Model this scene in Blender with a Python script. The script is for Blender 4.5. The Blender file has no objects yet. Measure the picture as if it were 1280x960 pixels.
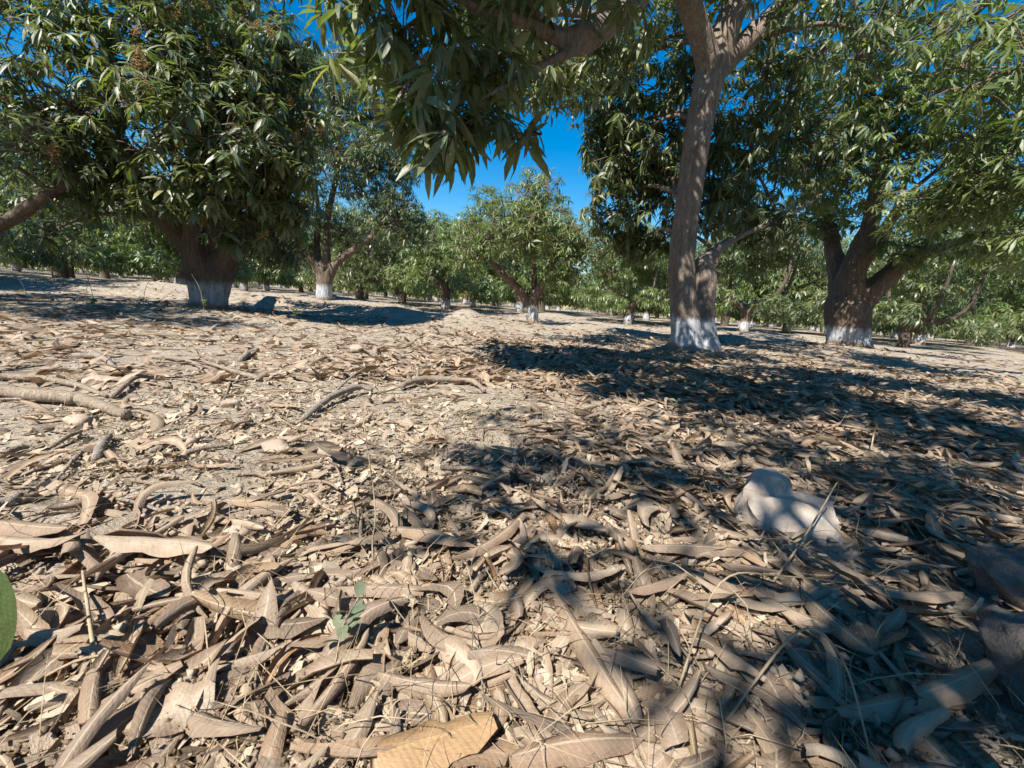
import bpy, math, random
import numpy as np
from mathutils import Vector, Matrix

# ------------------------------------------------------------------ camera, sky, sun, exposure
scene = bpy.context.scene
CAM = Vector((0, 0, 0.45))
cd = bpy.data.cameras.new('camera')
cam = bpy.data.objects.new('camera', cd)
scene.collection.objects.link(cam)
cd.sensor_width = 36.0
cd.lens = 36.0 * 520 / 1280
cd.clip_start = 0.02
cd.clip_end = 3000
PITCH, ROLL = 0.19313, math.radians(4.4)
fwd = Vector((0, math.cos(PITCH), -math.sin(PITCH)))
up0 = Vector((0, math.sin(PITCH), math.cos(PITCH)))
right = Vector((1, 0, 0)) * math.cos(ROLL) + up0 * math.sin(ROLL)
upv = right.cross(fwd)
cam.matrix_world = Matrix.Translation(CAM) @ Matrix((right, upv, -fwd)).transposed().to_4x4()
cd.dof.use_dof = True
cd.dof.focus_distance = 1.6
cd.dof.aperture_fstop = 16
scene.camera = cam

SUN_EL, SUN_AZ = math.radians(50), math.radians(35)          # behind the camera, 35 degrees to its left
to_sun = Vector((-math.sin(SUN_AZ) * math.cos(SUN_EL), -math.cos(SUN_AZ) * math.cos(SUN_EL), math.sin(SUN_EL)))
world = bpy.data.worlds.new('World')
scene.world = world
world.use_nodes = True
wn = world.node_tree
bg = wn.nodes['Background']
sky = wn.nodes.new('ShaderNodeTexSky')
sky.sky_type = 'NISHITA'
sky.sun_disc = False
sky.sun_elevation = SUN_EL
sky.sun_rotation = math.atan2(to_sun.x, to_sun.y)
sky.air_density = 1.2
sky.dust_density = 0.05
sky.ozone_density = 2.5
sky.altitude = 300
hsv = wn.nodes.new('ShaderNodeHueSaturation')
hsv.inputs['Saturation'].default_value = 1.6
wn.links.new(sky.outputs[0], hsv.inputs['Color'])
wn.links.new(hsv.outputs[0], bg.inputs[0])
bg.inputs[1].default_value = 0.082
sl = bpy.data.lights.new('sun', 'SUN')
sl.energy = 5.0
sl.angle = math.radians(0.53)
sl.color = (1.0, 0.945, 0.86)
sun = bpy.data.objects.new('sun', sl)
scene.collection.objects.link(sun)
sun.rotation_euler = (-to_sun).to_track_quat('-Z', 'Y').to_euler()
scene.view_settings.view_transform = 'Standard'
scene.view_settings.look = 'None'
scene.view_settings.gamma = 1
scene.view_settings.exposure = 1.02
scene.render.engine = 'CYCLES'
scene.cycles.max_bounces = 6
scene.cycles.diffuse_bounces = 3
scene.cycles.glossy_bounces = 2
scene.cycles.transmission_bounces = 3
scene.cycles.sample_clamp_indirect = 6.0

C = scene.collection
RNG = np.random.default_rng(11)
rnd = random.Random(5)

# ------------------------------------------------------------------ helpers
def hash2(ix, iy, seed=0):
    h = (ix.astype(np.int64) * 374761393 + iy.astype(np.int64) * 668265263 + seed * 974711) & 0xffffffff
    h = ((h ^ (h >> 13)) * 1274126177) & 0xffffffff
    h = h ^ (h >> 16)
    return (h & 0xffff) / 65535.0

def vnoise(x, y, seed=0):
    x = np.asarray(x, float); y = np.asarray(y, float)
    ix = np.floor(x); iy = np.floor(y)
    fx = x - ix; fy = y - iy
    fx = fx * fx * (3 - 2 * fx); fy = fy * fy * (3 - 2 * fy)
    a = hash2(ix, iy, seed); b = hash2(ix + 1, iy, seed)
    c = hash2(ix, iy + 1, seed); d = hash2(ix + 1, iy + 1, seed)
    return (a * (1 - fx) + b * fx) * (1 - fy) + (c * (1 - fx) + d * fx) * fy - 0.5

BUMPS = [  # x, y, height, radius: the low swellings the trees and bunds stand on
    (-4.9, 10.5, 0.13, 2.2), (6.4, 8.2, 0.09, 1.6), (4.9, 6.5, 0.04, 2.0), (-9.5, 11.0, 0.10, 3.0),
]
RIDGES = [  # irrigation bunds: ends, height, half width
    (-0.9, 5.6, -0.95, 7.5, 0.06, 0.6), (-0.95, 7.5, -1.6, 16.0, 0.05, 0.7), (-0.95, 4.6, -0.1, 4.35, 0.075, 0.26),
    (-13.0, 8.2, -1.2, 8.0, 0.20, 0.40), (-15.0, 11.8, -3.2, 11.2, 0.17, 0.5), (1.1, 8.4, 4.2, 8.1, 0.17, 0.35),
    (0.5, 12.0, 9.5, 12.2, 0.12, 0.5), (-16.0, 17.0, 14.0, 17.0, 0.12, 0.6),
    (-5.2, 5.0, -2.2, 4.9, 0.06, 0.3),
]

def hgt(x, y):
    x = np.asarray(x, float); y = np.asarray(y, float)
    d = np.hypot(x, y)
    h = 0.022 * vnoise(x * 2.3, y * 2.3, 1) + 0.010 * vnoise(x * 7.1, y * 7.1, 2)
    h = h + 0.10 * vnoise(x * 0.55 + 3.1, y * 0.55, 3) * np.clip((d - 2.5) / 4, 0, 1)
    h = h + 0.25 * vnoise(x * 0.11, y * 0.11 + 7.7, 4) * np.clip((d - 18) / 25, 0, 1)
    for bx, by, bh, br in BUMPS:
        h = h + bh * np.exp(-((x - bx) ** 2 + (y - by) ** 2) / (br * br))
    wob = 0.35 * vnoise(x * 0.9, y * 0.9, 5) + 0.12 * vnoise(x * 3.1, y * 3.1, 6)
    for x0, y0, x1, y1, rh, rw in RIDGES:
        dx, dy = x1 - x0, y1 - y0
        t = np.clip(((x - x0) * dx + (y - y0) * dy) / (dx * dx + dy * dy), 0, 1)
        dist = np.hypot(x - x0 - t * dx, y - y0 - t * dy) + wob
        h = h + rh * (0.75 + 0.8 * vnoise(x * 1.3, y * 1.3, 8)) * np.exp(-(dist / rw) ** 2)
    return h

def H(x, y):
    return float(hgt(np.array([x]), np.array([y]))[0])

def mesh_np(name, verts, faces, mat=None, smooth=True, attr=None, extra=None):
    """verts (N,3); faces a list of (M,k) arrays; attr: (N,3) vector 'st' = across, along, random."""
    me = bpy.data.meshes.new(name)
    verts = np.asarray(verts, np.float32).reshape(-1, 3)
    me.vertices.add(len(verts))
    me.vertices.foreach_set('co', verts.ravel())
    loops = np.concatenate([np.asarray(f, np.int32).ravel() for f in faces])
    tot = np.concatenate([np.full(len(f), np.asarray(f).shape[1], np.int32) for f in faces])
    start = np.concatenate([[0], np.cumsum(tot)[:-1]]).astype(np.int32)
    me.loops.add(len(loops))
    me.loops.foreach_set('vertex_index', loops)
    me.polygons.add(len(tot))
    me.polygons.foreach_set('loop_start', start)
    me.polygons.foreach_set('loop_total', tot)
    if smooth:
        me.polygons.foreach_set('use_smooth', np.ones(len(tot), bool))
    if attr is not None:
        a = me.attributes.new('st', 'FLOAT_VECTOR', 'POINT')
        a.data.foreach_set('vector', np.asarray(attr, np.float32).ravel())
    me.update(calc_edges=True)
    if mat:
        me.materials.append(mat)
    return me

def add(name, me, parent=None, loc=(0, 0, 0), rot=None):
    o = bpy.data.objects.new(name, me)
    C.objects.link(o)
    o.parent = parent
    o.location = loc
    if rot:
        o.rotation_euler = rot
    return o

def tag(o, label=None, cat=None, group=None, kind=None):
    if label: o['label'] = label
    if cat: o['category'] = cat
    if group: o['group'] = group
    if kind: o['kind'] = kind
    return o

def grid_faces(n, nv, nu):
    base = np.arange(n)[:, None, None] * ((nv + 1) * (nu + 1))
    i = np.arange(nv)[:, None] * (nu + 1) + np.arange(nu)[None, :]
    q = np.stack([i, i + 1, i + nu + 2, i + nu + 1], -1).reshape(1, -1, 4)
    return (q + base).reshape(-1, 4)

def leaves(n, nv, nu, L, W, pitch=0, droop=0, curl=0.3, twist=0, wave=0, t0=0, t1=1, rng=RNG, sharp=0.8, curl_end=None, stem=0.0, ragged=0.0, sickle=0.0):
    """n leaf blades, each starting at the origin along +y. Returns verts (n, nv+1, nu+1, 3) and st."""
    A = lambda v: np.broadcast_to(np.asarray(v, float), (n,))[:, None, None]
    L, W, pitch, droop, curl, twist, wave, t0, t1 = map(A, (L, W, pitch, droop, curl, twist, wave, t0, t1))
    curl_end = curl if curl_end is None else A(curl_end)
    tt = np.linspace(0, 1, nv + 1)[None, :, None]
    t = t0 + (t1 - t0) * tt
    s = np.linspace(-1, 1, nu + 1)[None, None, :]
    w = W * 0.5 * np.clip(np.sin(np.pi * np.clip(t, 0.0, 1) ** 0.85), 0, 1) ** sharp + W * 0.015
    if ragged:
        k_ = np.arange(nv + 1)
        jl = 1 + ragged * (rng.uniform(-1, 0.6, (n, nv + 1)) * 0.6 + np.sin(k_[None] * rng.uniform(0.5, 1.6, (n, 1)) + rng.uniform(0, 6, (n, 1))) * 0.5)
        jr = 1 + ragged * (rng.uniform(-1, 0.6, (n, nv + 1)) * 0.6 + np.sin(k_[None] * rng.uniform(0.5, 1.6, (n, 1)) + rng.uniform(0, 6, (n, 1))) * 0.5)
        w = w * np.where(s < 0, jl[:, :, None], jr[:, :, None])
    if stem:
        w = np.where(t < stem, W * 0.03, w)
    phi = np.maximum(curl + (curl_end - curl) * tt, 0.02)
    th = pitch - droop * tt
    dl = L * (t1 - t0) / nv
    thm = pitch - droop * (tt - 0.5 / nv)
    cy = np.cumsum(np.where(tt > 0, np.cos(thm), 0) * dl, 1)
    cz = np.cumsum(np.where(tt > 0, np.sin(thm), 0) * dl, 1)
    ox = w * np.sin(phi * s) / phi
    oz = w * (1 - np.cos(phi * s)) / phi
    oz = oz + wave * W * np.sin(t * 17 + rng.uniform(0, 6, (n, 1, 1)) + s * 1.3) * np.abs(s)
    tw = twist * (tt - 0.5)
    ox, oz = ox * np.cos(tw) - oz * np.sin(tw), ox * np.sin(tw) + oz * np.cos(tw)
    ox = ox + A(sickle) * L * (tt - 0.5) ** 2
    v = np.stack([ox + 0 * th, cy - oz * np.sin(th), cz + oz * np.cos(th)], -1)
    st = np.stack([np.broadcast_to(s, ox.shape), np.broadcast_to(t, ox.shape),
                   np.broadcast_to(rng.uniform(0, 1, (n, 1, 1)), ox.shape)], -1)
    return v, st

def rotm(yaw, pitch, roll):
    """batched Rz(yaw) Rx(pitch) Ry(roll)"""
    yaw, pitch, roll = np.broadcast_arrays(np.asarray(yaw, float), pitch, roll)
    cz, sz, cx, sx, cy, sy = np.cos(yaw), np.sin(yaw), np.cos(pitch), np.sin(pitch), np.cos(roll), np.sin(roll)
    o, l = np.zeros_like(cz), np.ones_like(cz)
    rz = np.stack([np.stack([cz, -sz, o], -1), np.stack([sz, cz, o], -1), np.stack([o, o, l], -1)], -2)
    rx = np.stack([np.stack([l, o, o], -1), np.stack([o, cx, -sx], -1), np.stack([o, sx, cx], -1)], -2)
    ry = np.stack([np.stack([cy, o, sy], -1), np.stack([o, l, o], -1), np.stack([-sy, o, cy], -1)], -2)
    return rz @ rx @ ry

def tube(path, radii, sides=8, closed_end=True, wob=0.0, rng=RNG):
    p = np.asarray(path, float)
    r = np.asarray(radii, float)
    n = len(p)
    tan = np.gradient(p, axis=0)
    tan /= np.linalg.norm(tan, axis=1)[:, None] + 1e-9
    ref = np.array([0.0, 0, 1]) if abs(tan[0, 2]) < 0.9 else np.array([1.0, 0, 0])
    us = []
    u = np.cross(tan[0], ref); u /= np.linalg.norm(u)
    for k in range(n):
        u = u - tan[k] * np.dot(u, tan[k]); u /= np.linalg.norm(u) + 1e-9
        us.append(u)
    us = np.array(us); vs = np.cross(tan, us)
    a = np.linspace(0, 2 * np.pi, sides, endpoint=False)
    rr = r[:, None] * (1 + wob * rng.uniform(-1, 1, (n, sides)))
    v = p[:, None, :] + rr[..., None] * (np.cos(a)[None, :, None] * us[:, None, :] + np.sin(a)[None, :, None] * vs[:, None, :])
    v = v.reshape(-1, 3)
    i = np.arange(n - 1)[:, None] * sides + np.arange(sides)[None, :]
    j = np.arange(n - 1)[:, None] * sides + (np.arange(sides)[None, :] + 1) % sides
    q = np.stack([i, j, j + sides, i + sides], -1).reshape(-1, 4)
    tris = np.zeros((0, 3), int)
    if closed_end:
        v = np.vstack([v, p[0], p[-1]])
        c0, c1 = len(v) - 2, len(v) - 1
        k = np.arange(sides); k2 = (k + 1) % sides
        tris = np.vstack([np.stack([np.full(sides, c0), k2, k], -1),
                          np.stack([np.full(sides, c1), (n - 1) * sides + k, (n - 1) * sides + k2], -1)])
    return v, q, tris

class Bag:
    def __init__(self): self.v, self.q, self.t, self.n = [], [], [], 0
    def add(self, v, q, t=None):
        self.v.append(v); self.q.append(q + self.n)
        if t is not None and len(t): self.t.append(t + self.n)
        self.n += len(v)
    def mesh(self, name, mat, origin=(0, 0, 0), smooth=True):
        f = []
        if self.q: f.append(np.vstack(self.q))
        if self.t: f.append(np.vstack(self.t))
        return mesh_np(name, np.vstack(self.v) - np.asarray(origin, float), f, mat, smooth)

def smooth_path(pts, n=10):
    """Catmull-Rom through the points"""
    p = np.asarray(pts, float)
    if len(p) < 3:
        return p[0] + (p[-1] - p[0]) * np.linspace(0, 1, n)[:, None]
    q = np.vstack([2 * p[0] - p[1], p, 2 * p[-1] - p[-2]])
    out = []
    for k in range(len(p) - 1):
        a, b, c, d = q[k:k + 4]
        for u in np.linspace(0, 1, n, endpoint=False):
            out.append(0.5 * ((2 * b) + (c - a) * u + (2 * a - 5 * b + 4 * c - d) * u * u + (3 * b - a - 3 * c + d) * u ** 3))
    out.append(p[-1])
    return np.array(out)

# ------------------------------------------------------------------ materials
def newmat(name):
    m = bpy.data.materials.new(name)
    m.use_nodes = True
    nt = m.node_tree
    b = nt.nodes['Principled BSDF']
    return m, nt, b

def N(nt, typ, **kw):
    n = nt.nodes.new(typ)
    for k, v in kw.items():
        if hasattr(n, k) and k not in n.inputs: setattr(n, k, v)
        else: n.inputs[k].default_value = v
    return n

def ramp(nt, fac, stops):
    r = nt.nodes.new('ShaderNodeValToRGB')
    e = r.color_ramp.elements
    while len(e) < len(stops): e.new(0.5)
    for k, (p, c) in enumerate(stops):
        e[k].position = p
        e[k].color = (c[0], c[1], c[2], 1) if hasattr(c, '__len__') else (c, c, c, 1)
    nt.links.new(fac, r.inputs[0])
    return r.outputs[0]

def math_(nt, op, a, b=None, c=None, clamp=False):
    n = nt.nodes.new('ShaderNodeMath'); n.operation = op; n.use_clamp = clamp
    for k, v in enumerate((a, b, c)):
        if v is None: continue
        if hasattr(v, 'links'): nt.links.new(v, n.inputs[k])
        else: n.inputs[k].default_value = v
    return n.outputs[0]

def mix(nt, fac, a, b, mode='MIX'):
    n = nt.nodes.new('ShaderNodeMix'); n.data_type = 'RGBA'; n.blend_type = mode
    for k, v in ((0, fac), (6, a), (7, b)):
        if hasattr(v, 'links'): nt.links.new(v, n.inputs[k])
        elif k == 0: n.inputs[k].default_value = v
        else: n.inputs[k].default_value = (v[0], v[1], v[2], 1)
    return n.outputs[2]

def noise(nt, scale, detail=4, vec=None, rough=0.6, dist=0):
    n = nt.nodes.new('ShaderNodeTexNoise')
    n.inputs['Scale'].default_value = scale; n.inputs['Detail'].default_value = detail
    n.inputs['Roughness'].default_value = rough; n.inputs['Distortion'].default_value = dist
    if vec is not None: nt.links.new(vec, n.inputs['Vector'])
    return n.outputs[0]

def bump(nt, b, height, strength, dist):
    n = nt.nodes.new('ShaderNodeBump')
    n.inputs['Strength'].default_value = strength; n.inputs['Distance'].default_value = dist
    nt.links.new(height, n.inputs['Height'])
    nt.links.new(n.outputs[0], b.inputs['Normal'])

def st_nodes(nt):
    a = nt.nodes.new('ShaderNodeAttribute'); a.attribute_name = 'st'
    x = nt.nodes.new('ShaderNodeSeparateXYZ'); nt.links.new(a.outputs['Vector'], x.inputs[0])
    oi = nt.nodes.new('ShaderNodeObjectInfo')
    r = math_(nt, 'FRACT', math_(nt, 'ADD', x.outputs[2], oi.outputs['Random']))
    return x.outputs[0], x.outputs[1], r

def leaf_mat(name, stops, rib, back, rough, transl, trans_col, dust=None, vein=0.25, spec=0.5):
    m, nt, b = newmat(name)
    s, t, r = st_nodes(nt)
    geo = nt.nodes.new('ShaderNodeNewGeometry')
    tc = nt.nodes.new('ShaderNodeTexCoord')
    col = ramp(nt, r, stops)
    n1 = noise(nt, 45, 4, tc.outputs['Object'])
    col = mix(nt, ramp(nt, n1, [(0.35, 0.0), (0.7, 0.7)]), col, mix(nt, 1.0, col, (0.66, 0.60, 0.55), 'MULTIPLY'))
    n3 = noise(nt, 210, 3, tc.outputs['Object'], 0.6)
    col = mix(nt, ramp(nt, n3, [(0.60, 0.0), (0.70, 0.55)]), col, mix(nt, 1.0, col, (0.5, 0.44, 0.38), 'MULTIPLY'))
    if dust:
        n2 = noise(nt, 9, 3, tc.outputs['Object'])
        col = mix(nt, ramp(nt, n2, [(0.54, 0.0), (0.76, 0.45)]), col, dust)
    absn = math_(nt, 'ABSOLUTE', s)
    if name in ('dry_leaf', 'ochre_leaf'):
        n4 = noise(nt, 22, 5, tc.outputs['Object'], 0.7, 0.8)
        edge = math_(nt, 'MULTIPLY', ramp(nt, math_(nt, 'ADD', math_(nt, 'MULTIPLY', absn, 0.5), n4), [(0.62, 0.0), (0.95, 1.0)]), 0.6)
        col = mix(nt, edge, col, mix(nt, 1.0, col, (0.52, 0.43, 0.34), 'MULTIPLY'))
        blot = ramp(nt, noise(nt, 14, 3, tc.outputs['Object'], 0.5), [(0.56, 0.0), (0.64, 0.5)])
        col = mix(nt, blot, col, mix(nt, 1.0, col, (0.72, 0.70, 0.70), 'MULTIPLY'))
        side = ramp(nt, math_(nt, 'SINE', math_(nt, 'SUBTRACT', math_(nt, 'MULTIPLY', t, 125.0), math_(nt, 'MULTIPLY', absn, 11.0))), [(0.80, 0.0), (0.98, 0.22)])
        col = mix(nt, side, col, rib)
    ribm = math_(nt, 'LESS_THAN', absn, 0.07)
    col = mix(nt, math_(nt, 'MULTIPLY', ribm, 0.7), col, rib)
    col = mix(nt, math_(nt, 'MULTIPLY', geo.outputs['Backfacing'], back[3]), col, back[:3])
    nt.links.new(col, b.inputs['Base Color'])
    b.inputs['Roughness'].default_value = rough
    b.inputs['Specular IOR Level'].default_value = spec
    # side veins slanting from the midrib
    ph = math_(nt, 'SUBTRACT', math_(nt, 'MULTIPLY', t, 125.0), math_(nt, 'MULTIPLY', absn, 11.0))
    v = math_(nt, 'SINE', ph)
    hgt_ = math_(nt, 'ADD', math_(nt, 'MULTIPLY', v, vein), math_(nt, 'MULTIPLY', n1, 1.2))
    wr = nt.nodes.new('ShaderNodeCombineXYZ')
    nt.links.new(math_(nt, 'MULTIPLY', s, 3.0), wr.inputs[0]); nt.links.new(math_(nt, 'MULTIPLY', t, 5.0), wr.inputs[1]); nt.links.new(math_(nt, 'MULTIPLY', r, 40.0), wr.inputs[2])
    n5 = noise(nt, 2.2, 4, wr.outputs[0], 0.6, 0.5)
    hgt_ = math_(nt, 'ADD', hgt_, math_(nt, 'MULTIPLY', n5, 1.1))
    bump(nt, b, hgt_, 0.6, 0.0022)
    tr = nt.nodes.new('ShaderNodeBsdfTranslucent')
    nt.links.new(mix(nt, 1.0, col, trans_col, 'MULTIPLY'), tr.inputs[0])
    ms = nt.nodes.new('ShaderNodeMixShader'); ms.inputs[0].default_value = transl
    out = nt.nodes['Material Output']
    nt.links.new(b.outputs[0], ms.inputs[1]); nt.links.new(tr.outputs[0], ms.inputs[2])
    nt.links.new(ms.outputs[0], out.inputs[0])
    return m

GREEN = [(0.0, (0.055, 0.090, 0.036)), (0.35, (0.098, 0.148, 0.058)), (0.7, (0.145, 0.188, 0.075)), (0.9, (0.20, 0.23, 0.075)), (1.0, (0.29, 0.26, 0.09))]
M_green = leaf_mat('mango_leaf', GREEN, (0.17, 0.20, 0.09), (0.115, 0.125, 0.070, 0.55), 0.42, 0.28, (1.9, 2.1, 0.7), dust=(0.29, 0.295, 0.215), spec=0.8, vein=0.06)
GREEN2 = [(0.0, (0.075, 0.125, 0.036)), (0.4, (0.13, 0.195, 0.055)), (0.8, (0.175, 0.24, 0.072)), (1.0, (0.26, 0.28, 0.095))]
M_green2 = leaf_mat('young_and_sunlit_leaf', GREEN2, (0.17, 0.20, 0.09), (0.125, 0.145, 0.07, 0.5), 0.44, 0.30, (1.8, 2.0, 0.7), dust=(0.28, 0.29, 0.18), spec=0.8, vein=0.06)  # lighter green: young leaves, and crowns with sunlight put into their colour
DRY = [(0.0, (0.085, 0.055, 0.036)), (0.10, (0.30, 0.23, 0.165)), (0.22, (0.42, 0.345, 0.26)), (0.32, (0.17, 0.135, 0.105)), (0.44, (0.37, 0.275, 0.20)), (0.56, (0.50, 0.42, 0.32)), (0.66, (0.25, 0.165, 0.11)), (0.76, (0.38, 0.29, 0.185)), (0.86, (0.15, 0.12, 0.095)), (0.94, (0.33, 0.25, 0.18)), (1.0, (0.29, 0.165, 0.075))]
M_dry = leaf_mat('dry_leaf', DRY, (0.52, 0.41, 0.29), (0.40, 0.305, 0.225, 0.25), 0.62, 0.10, (1.5, 1.0, 0.6), dust=(0.53, 0.44, 0.345), vein=0.05, spec=0.25)
OCHRE = [(0.0, (0.36, 0.215, 0.085)), (0.5, (0.40, 0.25, 0.105)), (1.0, (0.37, 0.24, 0.13))]
M_ochre = leaf_mat('ochre_leaf', OCHRE, (0.52, 0.36, 0.18), (0.47, 0.31, 0.17, 0.5), 0.55, 0.12, (1.6, 1.0, 0.5), vein=0.07, spec=0.3)
CHIP = [(0.0, (0.15, 0.115, 0.075)), (0.25, (0.40, 0.325, 0.23)), (0.55, (0.57, 0.485, 0.36)), (0.8, (0.33, 0.255, 0.18)), (1.0, (0.64, 0.57, 0.45))]
M_chip = leaf_mat('leaf_chip', CHIP, (0.5, 0.4, 0.3), (0.5, 0.38, 0.28, 0.4), 0.75, 0.06, (1.4, 1.0, 0.6), vein=0.05, spec=0.15)
WEED = [(0.0, (0.16, 0.21, 0.13)), (0.5, (0.20, 0.26, 0.17)), (1.0, (0.24, 0.28, 0.18))]
M_weed = leaf_mat('weed_leaf', WEED, (0.26, 0.30, 0.2), (0.20, 0.23, 0.16, 0.5), 0.6, 0.2, (1.4, 1.6, 0.9), spec=0.3)

def bark_mat(name, c0, c1, lime=None, scale=1.0):
    m, nt, b = newmat(name)
    tc = nt.nodes.new('ShaderNodeTexCoord')
    mp = nt.nodes.new('ShaderNodeMapping'); mp.inputs['Scale'].default_value = (1, 1, 0.2)
    nt.links.new(tc.outputs['Object'], mp.inputs[0])
    n1 = noise(nt, 26 * scale, 8, mp.outputs[0], 0.68, 0.6)
    n2 = noise(nt, 4 * scale, 4, tc.outputs['Object'])
    vo = nt.nodes.new('ShaderNodeTexVoronoi'); vo.feature = 'DISTANCE_TO_EDGE'
    vo.inputs['Scale'].default_value = 22 * scale
    nt.links.new(mp.outputs[0], vo.inputs['Vector'])
    crack = ramp(nt, vo.outputs['Distance'], [(0.0, 0.0), (0.12, 1.0)])
    col = mix(nt, ramp(nt, n1, [(0.3, 0.0), (0.7, 1.0)]), c0, c1)
    col = mix(nt, ramp(nt, n2, [(0.35, 0.0), (0.7, 0.5)]), col, mix(nt, 1.0, col, (0.55, 0.52, 0.50), 'MULTIPLY'))
    col = mix(nt, math_(nt, 'MULTIPLY', math_(nt, 'SUBTRACT', 1.0, crack), 0.22), col, (0.05, 0.038, 0.03))
    if lime:
        sx = nt.nodes.new('ShaderNodeSeparateXYZ'); nt.links.new(tc.outputs['Object'], sx.inputs[0])
        z = math_(nt, 'ADD', sx.outputs[2], math_(nt, 'MULTIPLY', math_(nt, 'SUBTRACT', n2, 0.5), 0.24))
        top = ramp(nt, math_(nt, 'DIVIDE', z, 1.0), [(lime - 0.05, 1.0), (lime + 0.04, 0.0)])
        low = ramp(nt, z, [(0.06, 0.0), (0.13, 1.0)])
        wear = ramp(nt, n1, [(0.3, 0.15), (0.6, 0.9)])
        f = math_(nt, 'MULTIPLY', math_(nt, 'MULTIPLY', top, low), wear)
        col = mix(nt, f, col, (0.54, 0.57, 0.62))
        soil = ramp(nt, z, [(0.02, 0.75), (0.13, 0.0)])
        col = mix(nt, soil, col, (0.33, 0.25, 0.18))
    nt.links.new(col, b.inputs['Base Color'])
    b.inputs['Roughness'].default_value = 0.9
    b.inputs['Specular IOR Level'].default_value = 0.15
    hh = math_(nt, 'ADD', math_(nt, 'MULTIPLY', n1, 1.0), math_(nt, 'MULTIPLY', crack, 0.22))
    bump(nt, b, hh, 0.9, 0.028 / scale)
    return m

M_bark_main = bark_mat('mango_bark_tan', (0.18, 0.138, 0.11), (0.36, 0.29, 0.235), lime=0.46)
M_bark = bark_mat('mango_bark_grey', (0.11, 0.080, 0.060), (0.25, 0.195, 0.15), lime=0.37)
M_bark_dark = bark_mat('mango_bark_dark', (0.075, 0.06, 0.048), (0.17, 0.135, 0.105))
M_limb = bark_mat('limb_bark', (0.13, 0.095, 0.07), (0.28, 0.215, 0.16), scale=1.6)
M_stick = bark_mat('dry_wood', (0.22, 0.17, 0.125), (0.44, 0.365, 0.285), scale=4)
M_stick_grey = bark_mat('grey_wood', (0.22, 0.185, 0.155), (0.44, 0.38, 0.32), scale=4)

def simple(name, c0, c1, scale, rough=0.9, bs=0.6, bd=0.004, spec=0.2):
    m, nt, b = newmat(name)
    tc = nt.nodes.new('ShaderNodeTexCoord')
    n1 = noise(nt, scale, 8, tc.outputs['Object'], 0.65)
    nt.links.new(ramp(nt, n1, [(0.3, c0), (0.7, c1)]), b.inputs['Base Color'])
    b.inputs['Roughness'].default_value = rough
    b.inputs['Specular IOR Level'].default_value = spec
    n2 = noise(nt, scale * 3, 6, tc.outputs['Object'], 0.7)
    bump(nt, b, n2, bs, bd)
    return m

M_straw = simple('straw', (0.28, 0.21, 0.13), (0.47, 0.37, 0.25), 30)
M_crumb = simple('panicle_crumb', (0.11, 0.080, 0.048), (0.235, 0.175, 0.11), 60)
M_clod = simple('soil_clod', (0.29, 0.22, 0.165), (0.46, 0.37, 0.285), 18, bd=0.006)
M_stone = simple('pale_stone', (0.29, 0.235, 0.19), (0.56, 0.48, 0.41), 30, rough=0.75, bd=0.006, spec=0.35)
M_stone_rough = simple('rough_stone', (0.20, 0.17, 0.15), (0.40, 0.345, 0.30), 30, bd=0.02, bs=1.0)
M_panicle = simple('flower_panicle', (0.30, 0.17, 0.075), (0.46, 0.28, 0.12), 20)
M_grass_dry = simple('dry_grass', (0.13, 0.12, 0.055), (0.24, 0.20, 0.11), 5)
M_grass = simple('green_grass', (0.10, 0.15, 0.05), (0.20, 0.24, 0.09), 5)

m, nt, b = newmat('orchard_soil')
tc = nt.nodes.new('ShaderNodeTexCoord')
co = tc.outputs['Object']
n_big = noise(nt, 0.8, 5, co); n_mid = noise(nt, 7, 6, co, 0.65); n_fine = noise(nt, 60, 6, co, 0.7)
vo = nt.nodes.new('ShaderNodeTexVoronoi'); vo.inputs['Scale'].default_value = 24; nt.links.new(co, vo.inputs['Vector'])
vc = nt.nodes.new('ShaderNodeSeparateColor'); nt.links.new(vo.outputs['Color'], vc.inputs[0])
col = ramp(nt, n_mid, [(0.3, (0.25, 0.205, 0.155)), (0.55, (0.35, 0.30, 0.232)), (0.75, (0.44, 0.39, 0.31))])
col = mix(nt, ramp(nt, n_fine, [(0.35, 0.0), (0.65, 0.5)]), col, (0.43, 0.365, 0.29))
fleck = ramp(nt, vc.outputs[0], [(0.0, (0.13, 0.10, 0.072)), (0.4, (0.33, 0.265, 0.20)), (1.0, (0.52, 0.445, 0.355))])
litter = ramp(nt, n_big, [(0.42, 0.15), (0.62, 0.65)])
col = mix(nt, litter, col, fleck)
nt.links.new(col, b.inputs['Base Color'])
b.inputs['Roughness'].default_value = 0.95
b.inputs['Specular IOR Level'].default_value = 0.1
hh = math_(nt, 'ADD', math_(nt, 'MULTIPLY', n_fine, 0.5), math_(nt, 'MULTIPLY', n_mid, 1.5))
hh = math_(nt, 'ADD', hh, math_(nt, 'MULTIPLY', vc.outputs[1], 0.45))
bump(nt, b, hh, 0.9, 0.03)
M_soil = m

# ------------------------------------------------------------------ ground
g = np.linspace(-1, 1, 271)
gx = 0.9 * np.sinh(g * 6.9); gy = 1.6 + 0.9 * np.sinh(g * 6.9)
X, Y = np.meshgrid(gx, gy)
Z = hgt(X, Y)
q = np.arange(270)[:, None] * 271 + np.arange(270)[None, :]
faces = np.stack([q, q + 1, q + 272, q + 271], -1).reshape(-1, 4)
ground = tag(add('ground', mesh_np('ground', np.stack([X, Y, Z], -1), [faces], M_soil)),
             'bare pale tan orchard soil with low earth ridges', kind='structure')

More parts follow.
